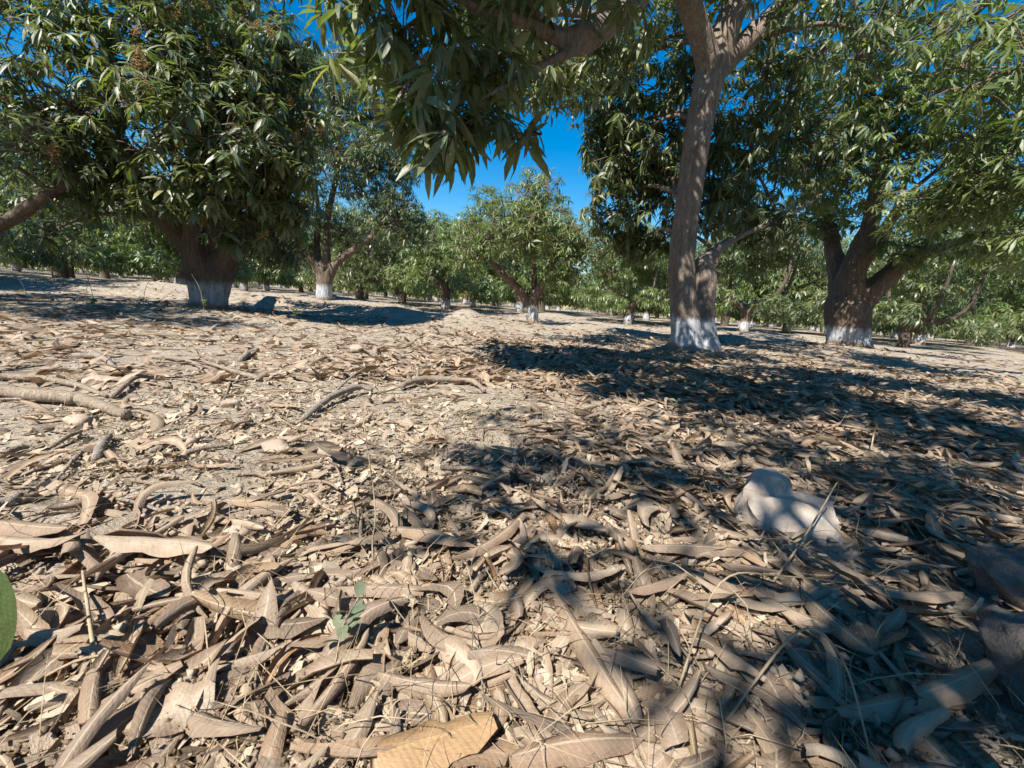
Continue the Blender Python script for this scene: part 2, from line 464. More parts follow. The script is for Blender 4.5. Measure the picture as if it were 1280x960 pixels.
# ------------------------------------------------------------------ mango trees
def rosette(nleaf, nv, nu, rng, hang=0.0, scale=1.0):
    """a whorl of leaves round a shoot tip"""
    k = np.arange(nleaf)
    L = rng.uniform(0.13, 0.22, nleaf) * scale
    v, st = leaves(nleaf, nv, nu, L, L * rng.uniform(0.17, 0.255, nleaf),
                   pitch=rng.uniform(-0.5, 0.75, nleaf) - hang * rng.uniform(0.6, 1.0, nleaf),
                   droop=rng.uniform(0.3, 1.2, nleaf) * (1 - 0.4 * hang), curl=rng.uniform(0.25, 0.8, nleaf),
                   wave=0.04, rng=rng, sharp=0.9)
    v[..., 1] += 0.02
    v[..., 0] *= rng.choice([-1, 1], nleaf)[:, None, None]
    R = rotm(k * 2.4 + rng.uniform(-0.4, 0.4, nleaf), 0 * k, rng.uniform(-0.3, 0.3, nleaf))
    v = np.einsum('nij,nabj->nabi', R, v)
    v[..., 2] += (-0.05 * rng.uniform(0, 1, nleaf) * scale)[:, None, None]
    return v.reshape(-1, 3), grid_faces(nleaf, nv, nu), st.reshape(-1, 3)

vr = np.random.default_rng(3)
SPRAY_HI = [rosette(int(vr.integers(6, 15)), 3, 2, vr, hang=h) for h in (0.0, 0.1, 0.2, 0.35, 0.45, 0.5, 0.6, 0.7, 0.8, 0.9, 1.0, 1.1)]
SPRAY_MID = [rosette(int(vr.integers(8, 12)), 2, 2, vr, hang=h) for h in (0.0, 0.2, 0.4, 0.6, 0.8, 1.0)]
SPRAY_LOW = [rosette(9, 2, 1, vr, hang=h, scale=1.45) for h in (0.0, 0.3, 0.6, 0.9)]
def spray_mesh(key, lib, mat):
    return [mesh_np('leaf_spray', v, [f], mat, True, st) for v, f, st in lib]
SPRAY_MESH = {}

def spray_meshes(lib, mat):
    key = (id(lib), mat.name)
    if key not in SPRAY_MESH: SPRAY_MESH[key] = spray_mesh(key, lib, mat)
    return SPRAY_MESH[key]

def panicle_mesh():
    rng = np.random.default_rng(9)
    bag = Bag()
    for var in range(1):
        path = np.array([[0, 0, 0], [0.01, 0, 0.08], [0.0, 0.01, 0.17], [0.012, 0.0, 0.25]])
        bag.add(*tube(path, [0.004, 0.0035, 0.003, 0.0015], 4))
        for k in range(26):
            z = 0.03 + 0.21 * k / 26
            a = k * 2.4
            l = 0.085 * (1 - k / 34)
            e = np.array([math.cos(a) * l, math.sin(a) * l, z + l * 0.35])
            bag.add(*tube([[0, 0, z], e * [0.5, 0.5, 1] + [0, 0, -l * 0.1], e], [0.003, 0.0028, 0.0018], 3))
            for _ in range(4):
                s0 = np.array([0, 0, z]) + (e - [0, 0, z]) * rng.uniform(0.4, 1)
                d = rng.normal(0, 1, 3); d /= np.linalg.norm(d)
                bag.add(*tube([s0, s0 + d * 0.018], [0.0028, 0.002], 3))
    return bag.mesh('flower_panicle', M_panicle)
PANICLE = panicle_mesh()

CLOUD = bpy.data.textures.new('bark_lumps', 'CLOUDS'); CLOUD.noise_scale = 0.22; CLOUD.noise_depth = 3
CAMN = np.array(CAM)

def tree(name, label, base, stems, blobs, bark, lib=SPRAY_HI, lmat=None, seed=1, n_single=0, n_panicle=0, group=None,
         voxel=0.03, lump=0.05, keep=None, sides=14, limb_r=0.035, leaf_singles=0, cat='tree', thin=1.0, gap=-0.2):
    """stems: (points, radii) in world space; blobs: (centre, radii, number of leaf sprays, droop)"""
    rng = np.random.default_rng(seed)
    lmat = lmat or M_green
    bx, by = base
    bz = H(bx, by) - 0.02
    B = np.array([bx, by, bz])
    root = add(name, None, None, B)
    root.empty_display_size = 0.3
    tag(root, label, cat, group)
    # trunk and main stems, merged into one skin
    bag = Bag(); spts, srad = [], []
    for pts, rad in stems:
        p = smooth_path(pts, 7)
        r = np.interp(np.linspace(0, len(rad) - 1, len(p)), np.arange(len(rad)), rad)
        bag.add(*tube(p, r, sides, wob=0.03, rng=rng))
        spts.append(p); srad.append(r)
    tr = add('trunk', bag.mesh('trunk', bark, B), root)
    if voxel:
        md = tr.modifiers.new('merge', 'REMESH'); md.mode = 'VOXEL'; md.voxel_size = voxel; md.use_smooth_shade = True
        md = tr.modifiers.new('soften', 'SMOOTH'); md.iterations = 5; md.factor = 0.5
        md = tr.modifiers.new('lumps', 'DISPLACE'); md.texture = CLOUD; md.strength = lump; md.mid_level = 0.5
        md.texture_coords = 'LOCAL'
    SP = np.vstack(spts); SR = np.concatenate(srad)
    twigs = Bag(); pos, yaw, tilt, til_az, droops, owner = [], [], [], [], [], []
    for c, rad, n, droop in blobs:
        c = np.array(c, float); rad = np.array(rad, float)
        # limb out to the middle of the clump
        dist = np.linalg.norm(SP - c, axis=1) + 0.6 * np.maximum(0, SP[:, 2] - c[2]) + np.where(SP[:, 2] < bz + 0.9, 1.5, 0)
        k = int(np.argmin(dist)); a = SP[k]
        l = np.linalg.norm(c - a)
        limb = root
        if l > 0.25:
            mid = (a + c) / 2 + np.array([rng.normal(0, 0.08), rng.normal(0, 0.08), 0.10]) * l
            p = smooth_path([a, mid, c], 5)
            r0 = min(SR[k] * 0.75, limb_r * (0.7 + 0.25 * l))
            lb = Bag(); lb.add(*tube(p, np.linspace(r0, max(r0 * 0.35, 0.010), len(p)), 8, wob=0.06, rng=rng))
            limb = add('limb', lb.mesh('limb', M_limb, B), root)
        n = int(n * thin)
        u = rng.normal(0, 1, (n, 3)); u /= np.linalg.norm(u, axis=1)[:, None]
        rr = rng.uniform(0, 1, n) ** 0.42
        p = c + u * rad * rr[:, None]
        p[:, 2] += 0.06 * vnoise(p[:, 0] * 4, p[:, 1] * 4, seed)
        lowest = hgt(p[:, 0], p[:, 1]) + 0.55
        ok = (p[:, 2] > lowest) & (np.linalg.norm(p - CAMN, axis=1) > 1.25)
        ok &= vnoise(p[:, 0] * 1.9 + p[:, 2] * 1.1 + seed, p[:, 1] * 1.9 - p[:, 2] * 1.4, seed + 3) > gap
        if keep is not None: ok &= keep(p)
        p, u = p[ok], u[ok]
        n = len(p)
        if not n: continue
        nc = max(1, n // 11)
        cen = p[rng.choice(n, nc, replace=False)] * 0.75 + c * 0.25
        for e in cen:
            m_ = (c + e) / 2 + rng.normal(0, 0.06, 3)
            twigs.add(*tube([c, m_, e], [0.014, 0.010, 0.007], 4, False))
        near = np.argmin(np.linalg.norm(p[:, None] - cen[None], axis=2), axis=1)
        for e, j in zip(p, near):
            if np.linalg.norm(cen[j] - e) > 0.03:
                twigs.add(*tube([cen[j], (cen[j] + e) / 2 + [0, 0, 0.03], e], [0.006, 0.005, 0.004], 3, False))
        owner += [limb] * n
        pos.append(p); yaw.append(rng.uniform(0, 6.28, n))
        tilt.append(rng.uniform(0.05, 0.75, n)); til_az.append(np.arctan2(u[:, 1], u[:, 0]) + rng.normal(0, 0.5, n))
        droops.append(np.clip(droop + rng.normal(0, 0.2, n), 0, 1))
    pos = np.vstack(pos); yaw = np.concatenate(yaw); tilt = np.concatenate(tilt); til_az = np.concatenate(til_az); droops = np.concatenate(droops)
    n = len(pos)
    if twigs.n:
        tag(add('twigs', twigs.mesh('twigs', M_limb, B), root), kind='stuff')
    var = np.clip((droops * len(lib) + rng.normal(0, 0.7, n)).astype(int), 0, len(lib) - 1)
    scl = rng.uniform(0.6, 1.1, n)
    # lean the shoot outwards
    Rm = rotm(til_az - np.pi / 2, -tilt, 0 * tilt) @ rotm(yaw, 0 * yaw, 0 * yaw)
    order = np.argsort(np.linalg.norm(pos - CAMN, axis=1))
    infront = [i for i in order if pos[i, 1] > 0.8]
    single = set(infront[:n_single])
    singles = infront[:n_single]
    rest = np.array([i for i in range(n) if i not in single])
    ms = spray_meshes(lib, lmat)
    def mat4(i, off=None):
        M = Matrix([[*(Rm[i][r] * scl[i]), pos[i][r] - B[r]] for r in range(3)] + [[0, 0, 0, 1]])
        return M
    for i in singles:
        o = add('leaf_spray', ms[var[i]], owner[i]); o.matrix_local = mat4(i)
    V, Fq, S, off = [], [], [], 0
    for k, (v, f, st) in enumerate(lib):
        idx = rest[var[rest] == k] if len(rest) else []
        if len(idx) == 0: continue
        w = np.einsum('nij,aj->nai', Rm[idx] * scl[idx][:, None, None], v) + (pos[idx] - B)[:, None, :]
        s2 = np.broadcast_to(st, (len(idx),) + st.shape).copy()
        s2[..., 2] = (s2[..., 2] + rng.uniform(0, 1, len(idx))[:, None]) % 1
        V.append(w.reshape(-1, 3)); S.append(s2.reshape(-1, 3))
        Fq.append((f[None] + (np.arange(len(idx)) * len(v))[:, None, None]).reshape(-1, 4) + off)
        off += len(idx) * len(v)
    tag(add('crown', mesh_np('crown', np.vstack(V), [np.vstack(Fq)], lmat, True, np.vstack(S)), root), kind='stuff')
    if n_panicle:
        outer = [i for i in infront[:int(n * 0.7)]]
        rng.shuffle(outer)
        for i in outer[:n_panicle]:
            o = add('flower_panicle', PANICLE, owner[i])
            o.location = pos[i] - B + [0, -0.06, 0.04]
            o.rotation_euler = (rng.normal(0, 0.55), rng.normal(0, 0.55), rng.uniform(0, 6.3))
            s = rng.uniform(0.55, 0.95); o.scale = (s, s, s)
    return root

def frame_pts(*p): return [np.array(q, float) for q in p]

# the tall tree whose limb reaches out over the camera
main = tree('mango_tree', 'tall mango tree with leaning tan trunk and whitewashed foot, limb reaching over the litter', (2.36, 5.7),
    [([(2.354,5.7,-0.099), (2.315,5.7,0.008), (2.286,5.7,0.267), (2.101,5.7,1.112), (2.049,5.65,1.982), (2.033,5.6,2.699), (2.089,5.6,3.411), (2.277,5.6,4.103), (2.515,5.6,4.778)], [0.33, 0.25, 0.19, 0.165, 0.155, 0.16, 0.18, 0.14, 0.07]),
     ([(2.627,5.85,-0.097), (2.534,5.85,0.408), (2.479,5.85,0.943), (2.511,5.9,1.212), (2.894,6.1,1.528), (3.513,6.4,1.838), (4.279,6.8,2.253), (5.057,7.2,2.876)], [0.26, 0.18, 0.17, 0.12, 0.048, 0.04, 0.034, 0.02]),
     ([(2.084,5.6,3.267), (1.802,5.4,3.596), (1.515,5.1,3.74), (1.269,4.7,3.706), (0.935,4.2,3.258), (0.555,3.6,2.598), (0.26,3.15,2.176)], [0.14, 0.13, 0.12, 0.115, 0.11, 0.10, 0.095]),
     ([(0.292,3.2,2.243), (0.135,3,2.104), (-0.068,2.8,2.055), (-0.329,2.6,1.991), (-0.486,2.5,1.985)], [0.085, 0.05, 0.04, 0.03, 0.02]),
     ([(0.251,3.15,2.157), (0.081,3,2.136), (-0.036,2.9,2.165), (-0.18,2.8,2.289)], [0.06, 0.05, 0.035, 0.022]),
     ([(0.259,3.1,2.112), (0.091,2.85,1.904), (-0.065,2.6,1.687), (-0.234,2.35,1.466), (-0.356,2.25,1.343)], [0.05, 0.03, 0.022, 0.016, 0.010]),
     ([(2.118,5.6,3.295), (2.493,5.7,3.727), (2.962,5.8,4.233), (3.498,5.9,4.824)], [0.13, 0.12, 0.10, 0.06]),
     ([(1.515,5.1,3.74), (1.039,4.4,3.73), (0.446,3.2,3.238), (0.124,2.2,2.761)], [0.10, 0.085, 0.06, 0.04]),
     ([(1.906,5.7,1.984), (1.839,5.6,1.908)], [0.05, 0.03])],
    [ # hanging leaves of the near limb
     ((-0.731,2.5,1.801), (0.42, 0.4, 0.30), 24, 0.9), ((-0.96,2.6,2.031), (0.34, 0.4, 0.25), 15, 0.9), ((-0.369,2.5,1.751), (0.40, 0.4, 0.26), 18, 0.9),
     ((-0.395,2.25,1.34), (0.30, 0.25, 0.16), 17, 0.95), ((-0.398,2.2,1.161), (0.15, 0.16, 0.10), 6, 1.0), ((-0.223,2.6,1.716), (0.24, 0.25, 0.16), 14, 0.9),
     ((-0.04,2.5,1.368), (0.10, 0.06, 0.06), 3, 0.8), ((-0.18,2.9,2.273), (0.42, 0.4, 0.25), 16, 0.8), ((-0.53,2.3,2.032), (0.6, 0.6, 0.3), 26, 0.8), ((0.084,2.8,2.423), (0.7, 0.6, 0.35), 50, 0.8),
     ((-0.666,2.3,1.414), (0.2, 0.2, 0.12), 9, 0.95), ((-0.184,2.4,1.416), (0.2, 0.2, 0.10), 5, 0.95), ((-0.229,4.2,2.662), (0.7, 0.6, 0.4), 70, 0.85), ((0.243,4.7,2.712), (0.5, 0.5, 0.3), 50, 0.85), ((0.603,5,3.217), (0.7, 0.6, 0.5), 80, 0.8), ((1.966,6.3,3.352), (0.5, 0.5, 0.6), 90, 0.85), ((2.595,6.7,2.938), (0.4, 0.5, 0.5), 70, 0.85),
     # left-hand and rear crown behind the trunk
     ((1.227,6.2,3.822), (0.9, 0.7, 0.7), 150, 0.75), ((0.859,6.6,3.56), (0.6, 0.6, 0.6), 90, 0.8), ((1.465,6.6,2.824), (0.75, 0.7, 0.65), 220, 0.85), ((1.401,6.7,2.137), (0.6, 0.6, 0.6), 180, 0.9),
     ((1.811,6.8,1.548), (0.45, 0.5, 0.36), 90, 0.9), ((1.171,6.9,2.907), (0.5, 0.6, 0.5), 90, 0.9), ((1.957,6.4,2.32), (0.4, 0.4, 0.5), 80, 0.9), ((2.162,6.5,1.645), (0.35, 0.4, 0.3), 50, 0.9), ((2.783,6.3,2.089), (0.5, 0.5, 0.45), 100, 0.9), ((3.634,6.6,1.825), (0.5, 0.5, 0.32), 80, 0.9),
     ((3.203,6.8,2.796), (0.8, 0.7, 0.8), 190, 0.85), ((3.236,6.6,3.874), (1.0, 0.8, 0.8), 210, 0.8), ((3.57,7,2.068), (0.6, 0.6, 0.35), 60, 0.9), ((4.224,7,3.156), (0.7, 0.7, 0.8), 110, 0.8),
     ((1.698,5.8,4.476), (1.0, 0.9, 0.6), 90, 0.7), ((2.888,5.4,4.284), (1.1, 1.0, 0.7), 110, 0.7), ((3.589,5.2,3.604), (0.7, 0.7, 0.5), 60, 0.8),
     # the part overhead, above the picture
     ((1.498,4.6,4.512), (1.2, 1.2, 0.6), 90, 0.6), ((0.224,2.6,3.185), (1.0, 1.0, 0.5), 60, 0.6), ((-0.47,2.2,2.725), (0.9, 0.8, 0.4), 45, 0.6), ((2.207,3.6,4.008), (1.0, 1.0, 0.5), 60, 0.6),
     ((1.3, 4.2, 4.3), (0.9, 0.8, 0.4), 90, 0.6), ((0.5, 3.4, 4.5), (1.0, 0.9, 0.45), 80, 0.6), ((1.9, 3.6, 4.8), (1.0, 1.0, 0.5), 90, 0.6),
     ((0.4, 1.2, 2.8), (0.8, 0.7, 0.3), 200, 0.6), ((1.6, 1.8, 2.9), (0.8, 0.7, 0.3), 210, 0.6), ((-0.85, 1.4, 2.8), (0.7, 0.6, 0.28), 190, 0.6), ((-0.2, -0.1, 3.6), (0.6, 0.5, 0.3), 40, 0.6), ((-0.3, 2.35, 3.0), (0.8, 0.6, 0.28), 180, 0.6), ((0.9, 0.3, 2.9), (0.7, 0.6, 0.25), 100, 0.6), ((-0.35, 0.5, 2.8), (0.5, 0.5, 0.2), 62, 0.6), ((2.4, 1.0, 3.0), (0.8, 0.6, 0.3), 120, 0.6), ((1.0, 2.9, 3.4), (0.8, 0.7, 0.3), 115, 0.6), ((2.2, 2.0, 4.2), (0.9, 0.9, 0.4), 50, 0.6)],
    M_bark_main, seed=21, n_single=300, voxel=0.022, lump=0.035, gap=-0.34)

left = tree('mango_tree', 'broad mango tree with thick vase-shaped whitewashed trunk beside dry grass stalks', (-4.52, 6.15),
    [([(-4.526,6.15,-0.094), (-4.514,6.15,0.093), (-4.499,6.15,0.324), (-4.528,6.15,0.604), (-4.679,6.1,0.864), (-4.862,6,1.104), (-5.142,5.8,1.502), (-5.403,5.6,2.088)], [0.32, 0.245, 0.23, 0.22, 0.17, 0.13, 0.11, 0.07]),
     ([(-4.501,6.1,0.094), (-4.553,6.05,0.483), (-4.556,5.95,0.801), (-4.502,5.9,1.165), (-4.33,5.8,1.757), (-4.253,5.7,2.479)], [0.2, 0.17, 0.125, 0.10, 0.085, 0.05]),
     ([(-4.527,6.2,0.092), (-4.474,6.2,0.555), (-4.462,6.25,0.954), (-4.379,6.3,1.572), (-4.261,6.3,2.623), (-4.091,6.3,3.704)], [0.2, 0.19, 0.17, 0.14, 0.11, 0.06]),
     ([(-4.491,6.15,0.095), (-4.333,6.15,0.562), (-4.037,6.1,0.933), (-3.75,6.1,1.255), (-3.285,6.1,1.812), (-2.945,6.1,2.342)], [0.2, 0.19, 0.16, 0.12, 0.10, 0.05]),
     ([(-4.617,6.3,0.203), (-4.708,6.5,0.677), (-5.071,6.8,1.163), (-5.683,7.2,2.29)], [0.2, 0.2, 0.15, 0.08])],
    [((-3.749,4.9,2.11), (1.1, 0.7, 0.8), 330, 0.45), ((-4.592,5,2.407), (0.9, 0.7, 0.75), 250, 0.45), ((-4.342,5.2,3.225), (1.2, 0.9, 0.8), 260, 0.4), ((-3.455,5.3,2.948), (0.8, 0.7, 0.8), 190, 0.6),
     ((-3.315,5.3,2.04), (0.75, 0.6, 0.65), 190, 0.6), ((-3.776,5.1,1.385), (0.8, 0.5, 0.28), 120, 0.5), ((-3.265,5.5,1.564), (0.55, 0.5, 0.4), 100, 0.6), ((-4.879,5.3,1.533), (0.7, 0.5, 0.35), 110, 0.6),
     ((-5.298,5.2,1.951), (0.7, 0.6, 0.6), 130, 0.55), ((-3.512,5.6,3.92), (0.8, 0.8, 0.7), 110, 0.6), ((-3.299,5.9,2.905), (0.55, 0.6, 0.7), 110, 0.8), ((-4.664,6.6,3.232), (1.8, 1.0, 1.5), 300, 0.6), ((-3.642,6.2,1.227), (0.5, 0.5, 0.28), 60, 0.7),
     ((-5.32,6.3,1.341), (0.6, 0.5, 0.25), 60, 0.7), ((-2.756,5.4,1.892), (0.35, 0.35, 0.25), 34, 0.6), ((-2.747,5.7,2.493), (0.3, 0.3, 0.3), 30, 0.6), ((-3.464,5.3,0.948), (0.4, 0.3, 0.16), 30, 0.6),
     ((-5.394,5.2,1.203), (0.45, 0.4, 0.2), 40, 0.6), ((-2.974,5.6,1.369), (0.3, 0.3, 0.2), 26, 0.7), ((-6.169,5.6,0.892), (0.3, 0.3, 0.15), 18, 0.6), ((-3.082,6,3.424), (0.3, 0.4, 0.3), 30, 0.7), ((-3.312,6,0.898), (0.3, 0.3, 0.15), 18, 0.8)],
    M_bark, seed=5, n_single=300, n_panicle=90, lump=0.07)

rightt = tree('mango_tree', 'mango tree with forked grey trunk and whitewashed foot, low sunlit branches', (6.42, 8.2),
    [([(6.517,8.2,-0.066), (6.474,8.2,0.119), (6.39,8.2,0.485), (6.25,8.2,0.825), (6.221,8.2,1.346), (6.295,8.2,1.933), (6.366,8.2,2.504), (6.281,8.2,3.45), (6.108,8.2,4.723)], [0.45, 0.37, 0.34, 0.33, 0.24, 0.17, 0.14, 0.10, 0.05]),
     ([(6.463,8.2,0.305), (6.431,8.2,0.839), (6.66,8.1,1.257), (6.986,8,1.678), (7.207,7.7,1.938), (7.455,7.2,2.082)], [0.30, 0.30, 0.19, 0.15, 0.10, 0.05]),
     ([(6.319,8.2,1.056), (6.333,8.2,1.647), (6.452,8,2.059), (6.472,7.8,2.697)], [0.2, 0.16, 0.12, 0.06]),
     ([(6.409,8.3,0.605), (6.271,8.6,1.525), (6.031,9,2.635), (5.482,9.3,3.887)], [0.25, 0.18, 0.12, 0.06])],
    [((5.668,7,3.258), (1.2, 0.9, 1.0), 250, 0.6), ((5.77,6.6,4.047), (1.3, 1.0, 1.0), 220, 0.55), ((5.043,7.4,4.161), (1.0, 0.9, 1.0), 190, 0.7), ((5.083,7.4,2.874), (0.9, 0.8, 0.6), 150, 0.8),
     ((6.049,6.5,2.261), (1.0, 0.7, 0.38), 170, 0.5), ((6.231,6,2.468), (0.8, 0.7, 0.5), 130, 0.5), ((4.979,6.8,4.79), (1.2, 1.0, 0.8), 160, 0.6), ((7.001,6.6,1.786), (0.9, 0.7, 0.30), 90, 0.5), ((4.957,8.6,4.168), (1.2, 1.0, 1.2), 160, 0.8),
     ((6.842,7.6,1.899), (0.7, 0.6, 0.25), 60, 0.6), ((5.881,8.8,2.66), (0.9, 0.6, 0.5), 120, 0.8), ((6.698,6.4,3.526), (1.0, 1.0, 1.0), 150, 0.5)],
    M_bark, lmat=M_green2, seed=8, n_single=250, lump=0.07)  # lighter leaf colour stands in for sun on this crown

center = tree('mango_tree', 'young round-crowned mango tree with slim forked trunk standing alone on open soil', (0.34, 9.26),
    [([(0.348,9.26,-0.105), (0.337,9.26,0.035), (0.331,9.26,0.313), (0.342,9.26,0.589), (0.514,9.2,0.972), (0.792,9.2,1.652), (0.978,9.2,2.307)], [0.19, 0.145, 0.125, 0.125, 0.085, 0.06, 0.03]),
     ([(0.309,9.26,0.363), (0.113,9.25,0.606), (-0.169,9.2,0.888), (-0.46,9.2,1.1), (-0.888,9.1,1.516)], [0.11, 0.09, 0.08, 0.07, 0.035]),
     ([(0.352,9.3,0.487), (0.315,9.4,0.968), (0.19,9.5,1.645), (0.053,9.5,2.46)], [0.08, 0.07, 0.05, 0.03])],
    [((0.079,8.7,1.919), (1.1, 0.8, 0.75), 300, 0.4), ((-0.878,8.9,1.649), (0.75, 0.7, 0.7), 170, 0.5), ((1.16,8.8,1.63), (0.75, 0.7, 0.6), 170, 0.45), ((0.19,9.2,2.719), (0.7, 0.8, 0.5), 130, 0.5), ((-0.793,9.3,2.436), (0.55, 0.6, 0.4), 80, 0.5),
     ((-1.219,9.2,1.176), (0.45, 0.5, 0.35), 60, 0.6), ((0.811,8.8,1.053), (0.5, 0.4, 0.22), 50, 0.4), ((0.202,9.9,1.87), (1.3, 0.8, 0.8), 200, 0.5), ((1.924,9.2,1.409), (0.4, 0.5, 0.4), 50, 0.5)],
    M_bark, lib=SPRAY_MID, lmat=M_green2, seed=13, n_single=200, n_panicle=16, voxel=0.02, lump=0.02, limb_r=0.025)

leftmid = tree('mango_tree', 'mango tree with open crown and several thin upright stems, beyond the vase-trunked tree', (-4.95, 10.5),
    [([(-4.831,10.5,-0.041), (-4.829,10.5,0.156), (-4.826,10.5,0.448), (-4.881,10.5,0.829), (-5.159,10.4,1.214), (-5.467,10.3,1.511), (-5.788,10.2,2.185)], [0.26, 0.20, 0.18, 0.16, 0.09, 0.07, 0.04]),
     ([(-4.805,10.5,0.547), (-4.758,10.5,1.217), (-4.71,10.5,2.146), (-4.512,10.5,3.053), (-4.413,10.5,4.259)], [0.14, 0.10, 0.08, 0.06, 0.03]),
     ([(-4.805,10.5,0.489), (-4.524,10.5,1.046), (-4.034,10.5,1.458), (-3.518,10.4,1.851), (-3.149,10.4,2.596)], [0.13, 0.10, 0.08, 0.06, 0.03]),
     ([(-4.844,10.5,0.602), (-5.038,10.6,1.397), (-5.033,10.7,2.346), (-5.316,10.8,3.438)], [0.11, 0.08, 0.06, 0.03])],
    [((-4.294,10,3.425), (1.3, 1.0, 0.9), 330, 0.7), ((-3.502,10.3,3.241), (1.0, 0.9, 0.8), 230, 0.75), ((-4.55,10.4,4.703), (1.1, 0.9, 0.8), 210, 0.6), ((-3.71,10.6,4.348), (0.9, 0.8, 0.7), 170, 0.7), ((-5.316,10.2,2.394), (0.9, 0.8, 0.7), 180, 0.8),
     ((-3.02,10.3,2.318), (0.7, 0.7, 0.7), 150, 0.8), ((-5.298,10.6,4.067), (1.0, 0.9, 0.9), 150, 0.7), ((-4.591,10.9,1.852), (1.1, 0.7, 0.5), 110, 0.8), ((-5.552,10.6,1.359), (0.8, 0.6, 0.5), 90, 0.8), ((-3.039,10.6,3.537), (0.6, 0.7, 0.6), 100, 0.7), ((-4.997,10.6,5.414), (0.6, 0.6, 0.4), 60, 0.6), ((-4.07,10.8,5.577), (0.9, 0.7, 0.6), 110, 0.6), ((-3.018,10.8,4.302), (0.7, 0.7, 0.6), 90, 0.7), ((-2.66,10.8,1.978), (0.6, 0.6, 0.6), 80, 0.7)],
    M_bark, lib=SPRAY_MID, seed=17, n_single=120, voxel=0.03, lump=0.04, gap=-0.4, thin=1.35)

# trees whose trunks stand beside or behind the camera: their branches reach in, their shade falls on the litter
tree('mango_tree', 'mango tree with thick limb and dark leaves reaching in beside the vase-trunked tree', (-7.6, 4.6),
    [([(-7.6, 4.6, -0.05), (-7.6, 4.6, 0.5), (-6.422,4.7,0.493), (-5.82,4.8,0.858), (-5.391,4.9,1.213), (-5.053,5.2,1.669), (-4.893,5.5,2.265)], [0.34, 0.25, 0.15, 0.075, 0.065, 0.05, 0.035]),
     ([(-7.6, 4.6, 0.6), (-7.7, 4.6, 1.4), (-7.7, 4.5, 2.6), (-7.5, 4.5, 4.0)], [0.25, 0.2, 0.14, 0.06])],
    [((-5.096,4.6,2.334), (0.7, 0.7, 0.8), 120, 0.7), ((-5.26,4.3,1.488), (0.5, 0.6, 0.4), 80, 0.5), ((-5.282,4.7,2.936), (0.9, 0.8, 0.6), 110, 0.7), ((-5.724,5.3,1.695), (0.5, 0.5, 0.35), 60, 0.7), ((-7.3, 4.4, 3.3), (1.5, 1.4, 1.0), 330, 0.6), ((-6.2, 2.6, 3.5), (1.2, 0.8, 0.6), 260, 0.6), ((-5.6, 1.9, 3.3), (1.6, 0.7, 0.5), 300, 0.6), ((-7.6, 2.6, 3.2), (1.2, 0.9, 0.7), 260, 0.6), ((-8.8, 4.0, 3.2), (1.1, 1.2, 0.9), 260, 0.6),
     ((-4.509,4,1.574), (0.4, 0.4, 0.25), 34, 0.4)],
    M_bark, lib=SPRAY_MID, seed=31, n_single=60, n_panicle=6)
tree('mango_tree', 'mango tree past the forked tree, only its sunlit outer branches reaching in', (8.0, 3.4),
    [([(8.0, 3.4, -0.05), (8.0, 3.4, 0.5), (7.9, 3.4, 1.0), (7.4, 3.5, 1.7), (6.6, 3.7, 2.2), (5.8, 3.9, 2.4)], [0.34, 0.27, 0.25, 0.16, 0.10, 0.05]),
     ([(8.0, 3.4, 0.6), (8.1, 3.4, 1.6), (8.1, 3.4, 3.0), (8.0, 3.5, 4.2)], [0.25, 0.2, 0.14, 0.06])],
    [((4.528,4.7,1.81), (0.65, 0.5, 0.22), 60, 0.45), ((4.451,4.5,2.312), (0.5, 0.5, 0.3), 50, 0.5), ((4.423,5,1.699), (0.4, 0.4, 0.16), 26, 0.4), ((3.994,4,2.664), (0.55, 0.6, 0.5), 90, 0.6), ((4.405,4.1,1.94), (0.5, 0.6, 0.35), 80, 0.5), ((4.045,4.4,3.186), (0.6, 0.6, 0.4), 46, 0.8), ((4.806,4.2,1.399), (0.5, 0.6, 0.25), 40, 0.5), ((7.8, 3.4, 3.4), (1.6, 1.4, 1.0), 160, 0.6)],
    M_bark, lib=SPRAY_MID, lmat=M_green2, seed=32, n_single=60)  # sunlit look of these branches comes partly from the lighter leaf colour
tree('mango_tree', 'shade mango tree standing behind the viewer, dappling the leaf litter', (0.9, -2.6),
    [([(0.9, -2.6, -0.05), (0.9, -2.6, 0.5), (0.85, -2.6, 1.2), (0.6, -2.4, 2.0), (0.2, -2.0, 2.8), (0.0, -1.6, 3.4)], [0.33, 0.26, 0.24, 0.15, 0.10, 0.05]),
     ([(0.9, -2.6, 0.8), (1.2, -2.5, 1.8), (1.5, -2.2, 2.8), (1.7, -1.9, 3.6)], [0.22, 0.15, 0.10, 0.05])],
    [((-0.35, -0.9, 3.1), (0.9, 0.8, 0.4), 92, 0.6), ((0.7, -1.0, 3.3), (1.0, 0.9, 0.5), 105, 0.6), ((0.6, -2.8, 4.0), (1.5, 1.2, 0.8), 80, 0.6), ((0.2, -0.3, 3.3), (0.9, 0.6, 0.4), 48, 0.7),
     ((2.0, -2.2, 3.2), (1.1, 1.0, 0.7), 120, 0.6), ((-1.35, -0.9, 3.0), (0.45, 0.6, 0.4), 30, 0.7), ((1.6, -0.5, 3.0), (0.9, 0.7, 0.4), 50, 0.7), ((-0.6, -1.15, 2.4), (0.35, 0.28, 0.2), 22, 0.7), ((-0.95, -0.95, 2.4), (0.3, 0.28, 0.15), 9, 0.7), ((-0.3, -0.9, 2.4), (0.35, 0.3, 0.2), 12, 0.7)],
    M_bark, lib=SPRAY_MID, seed=33, sides=10, gap=-0.3)

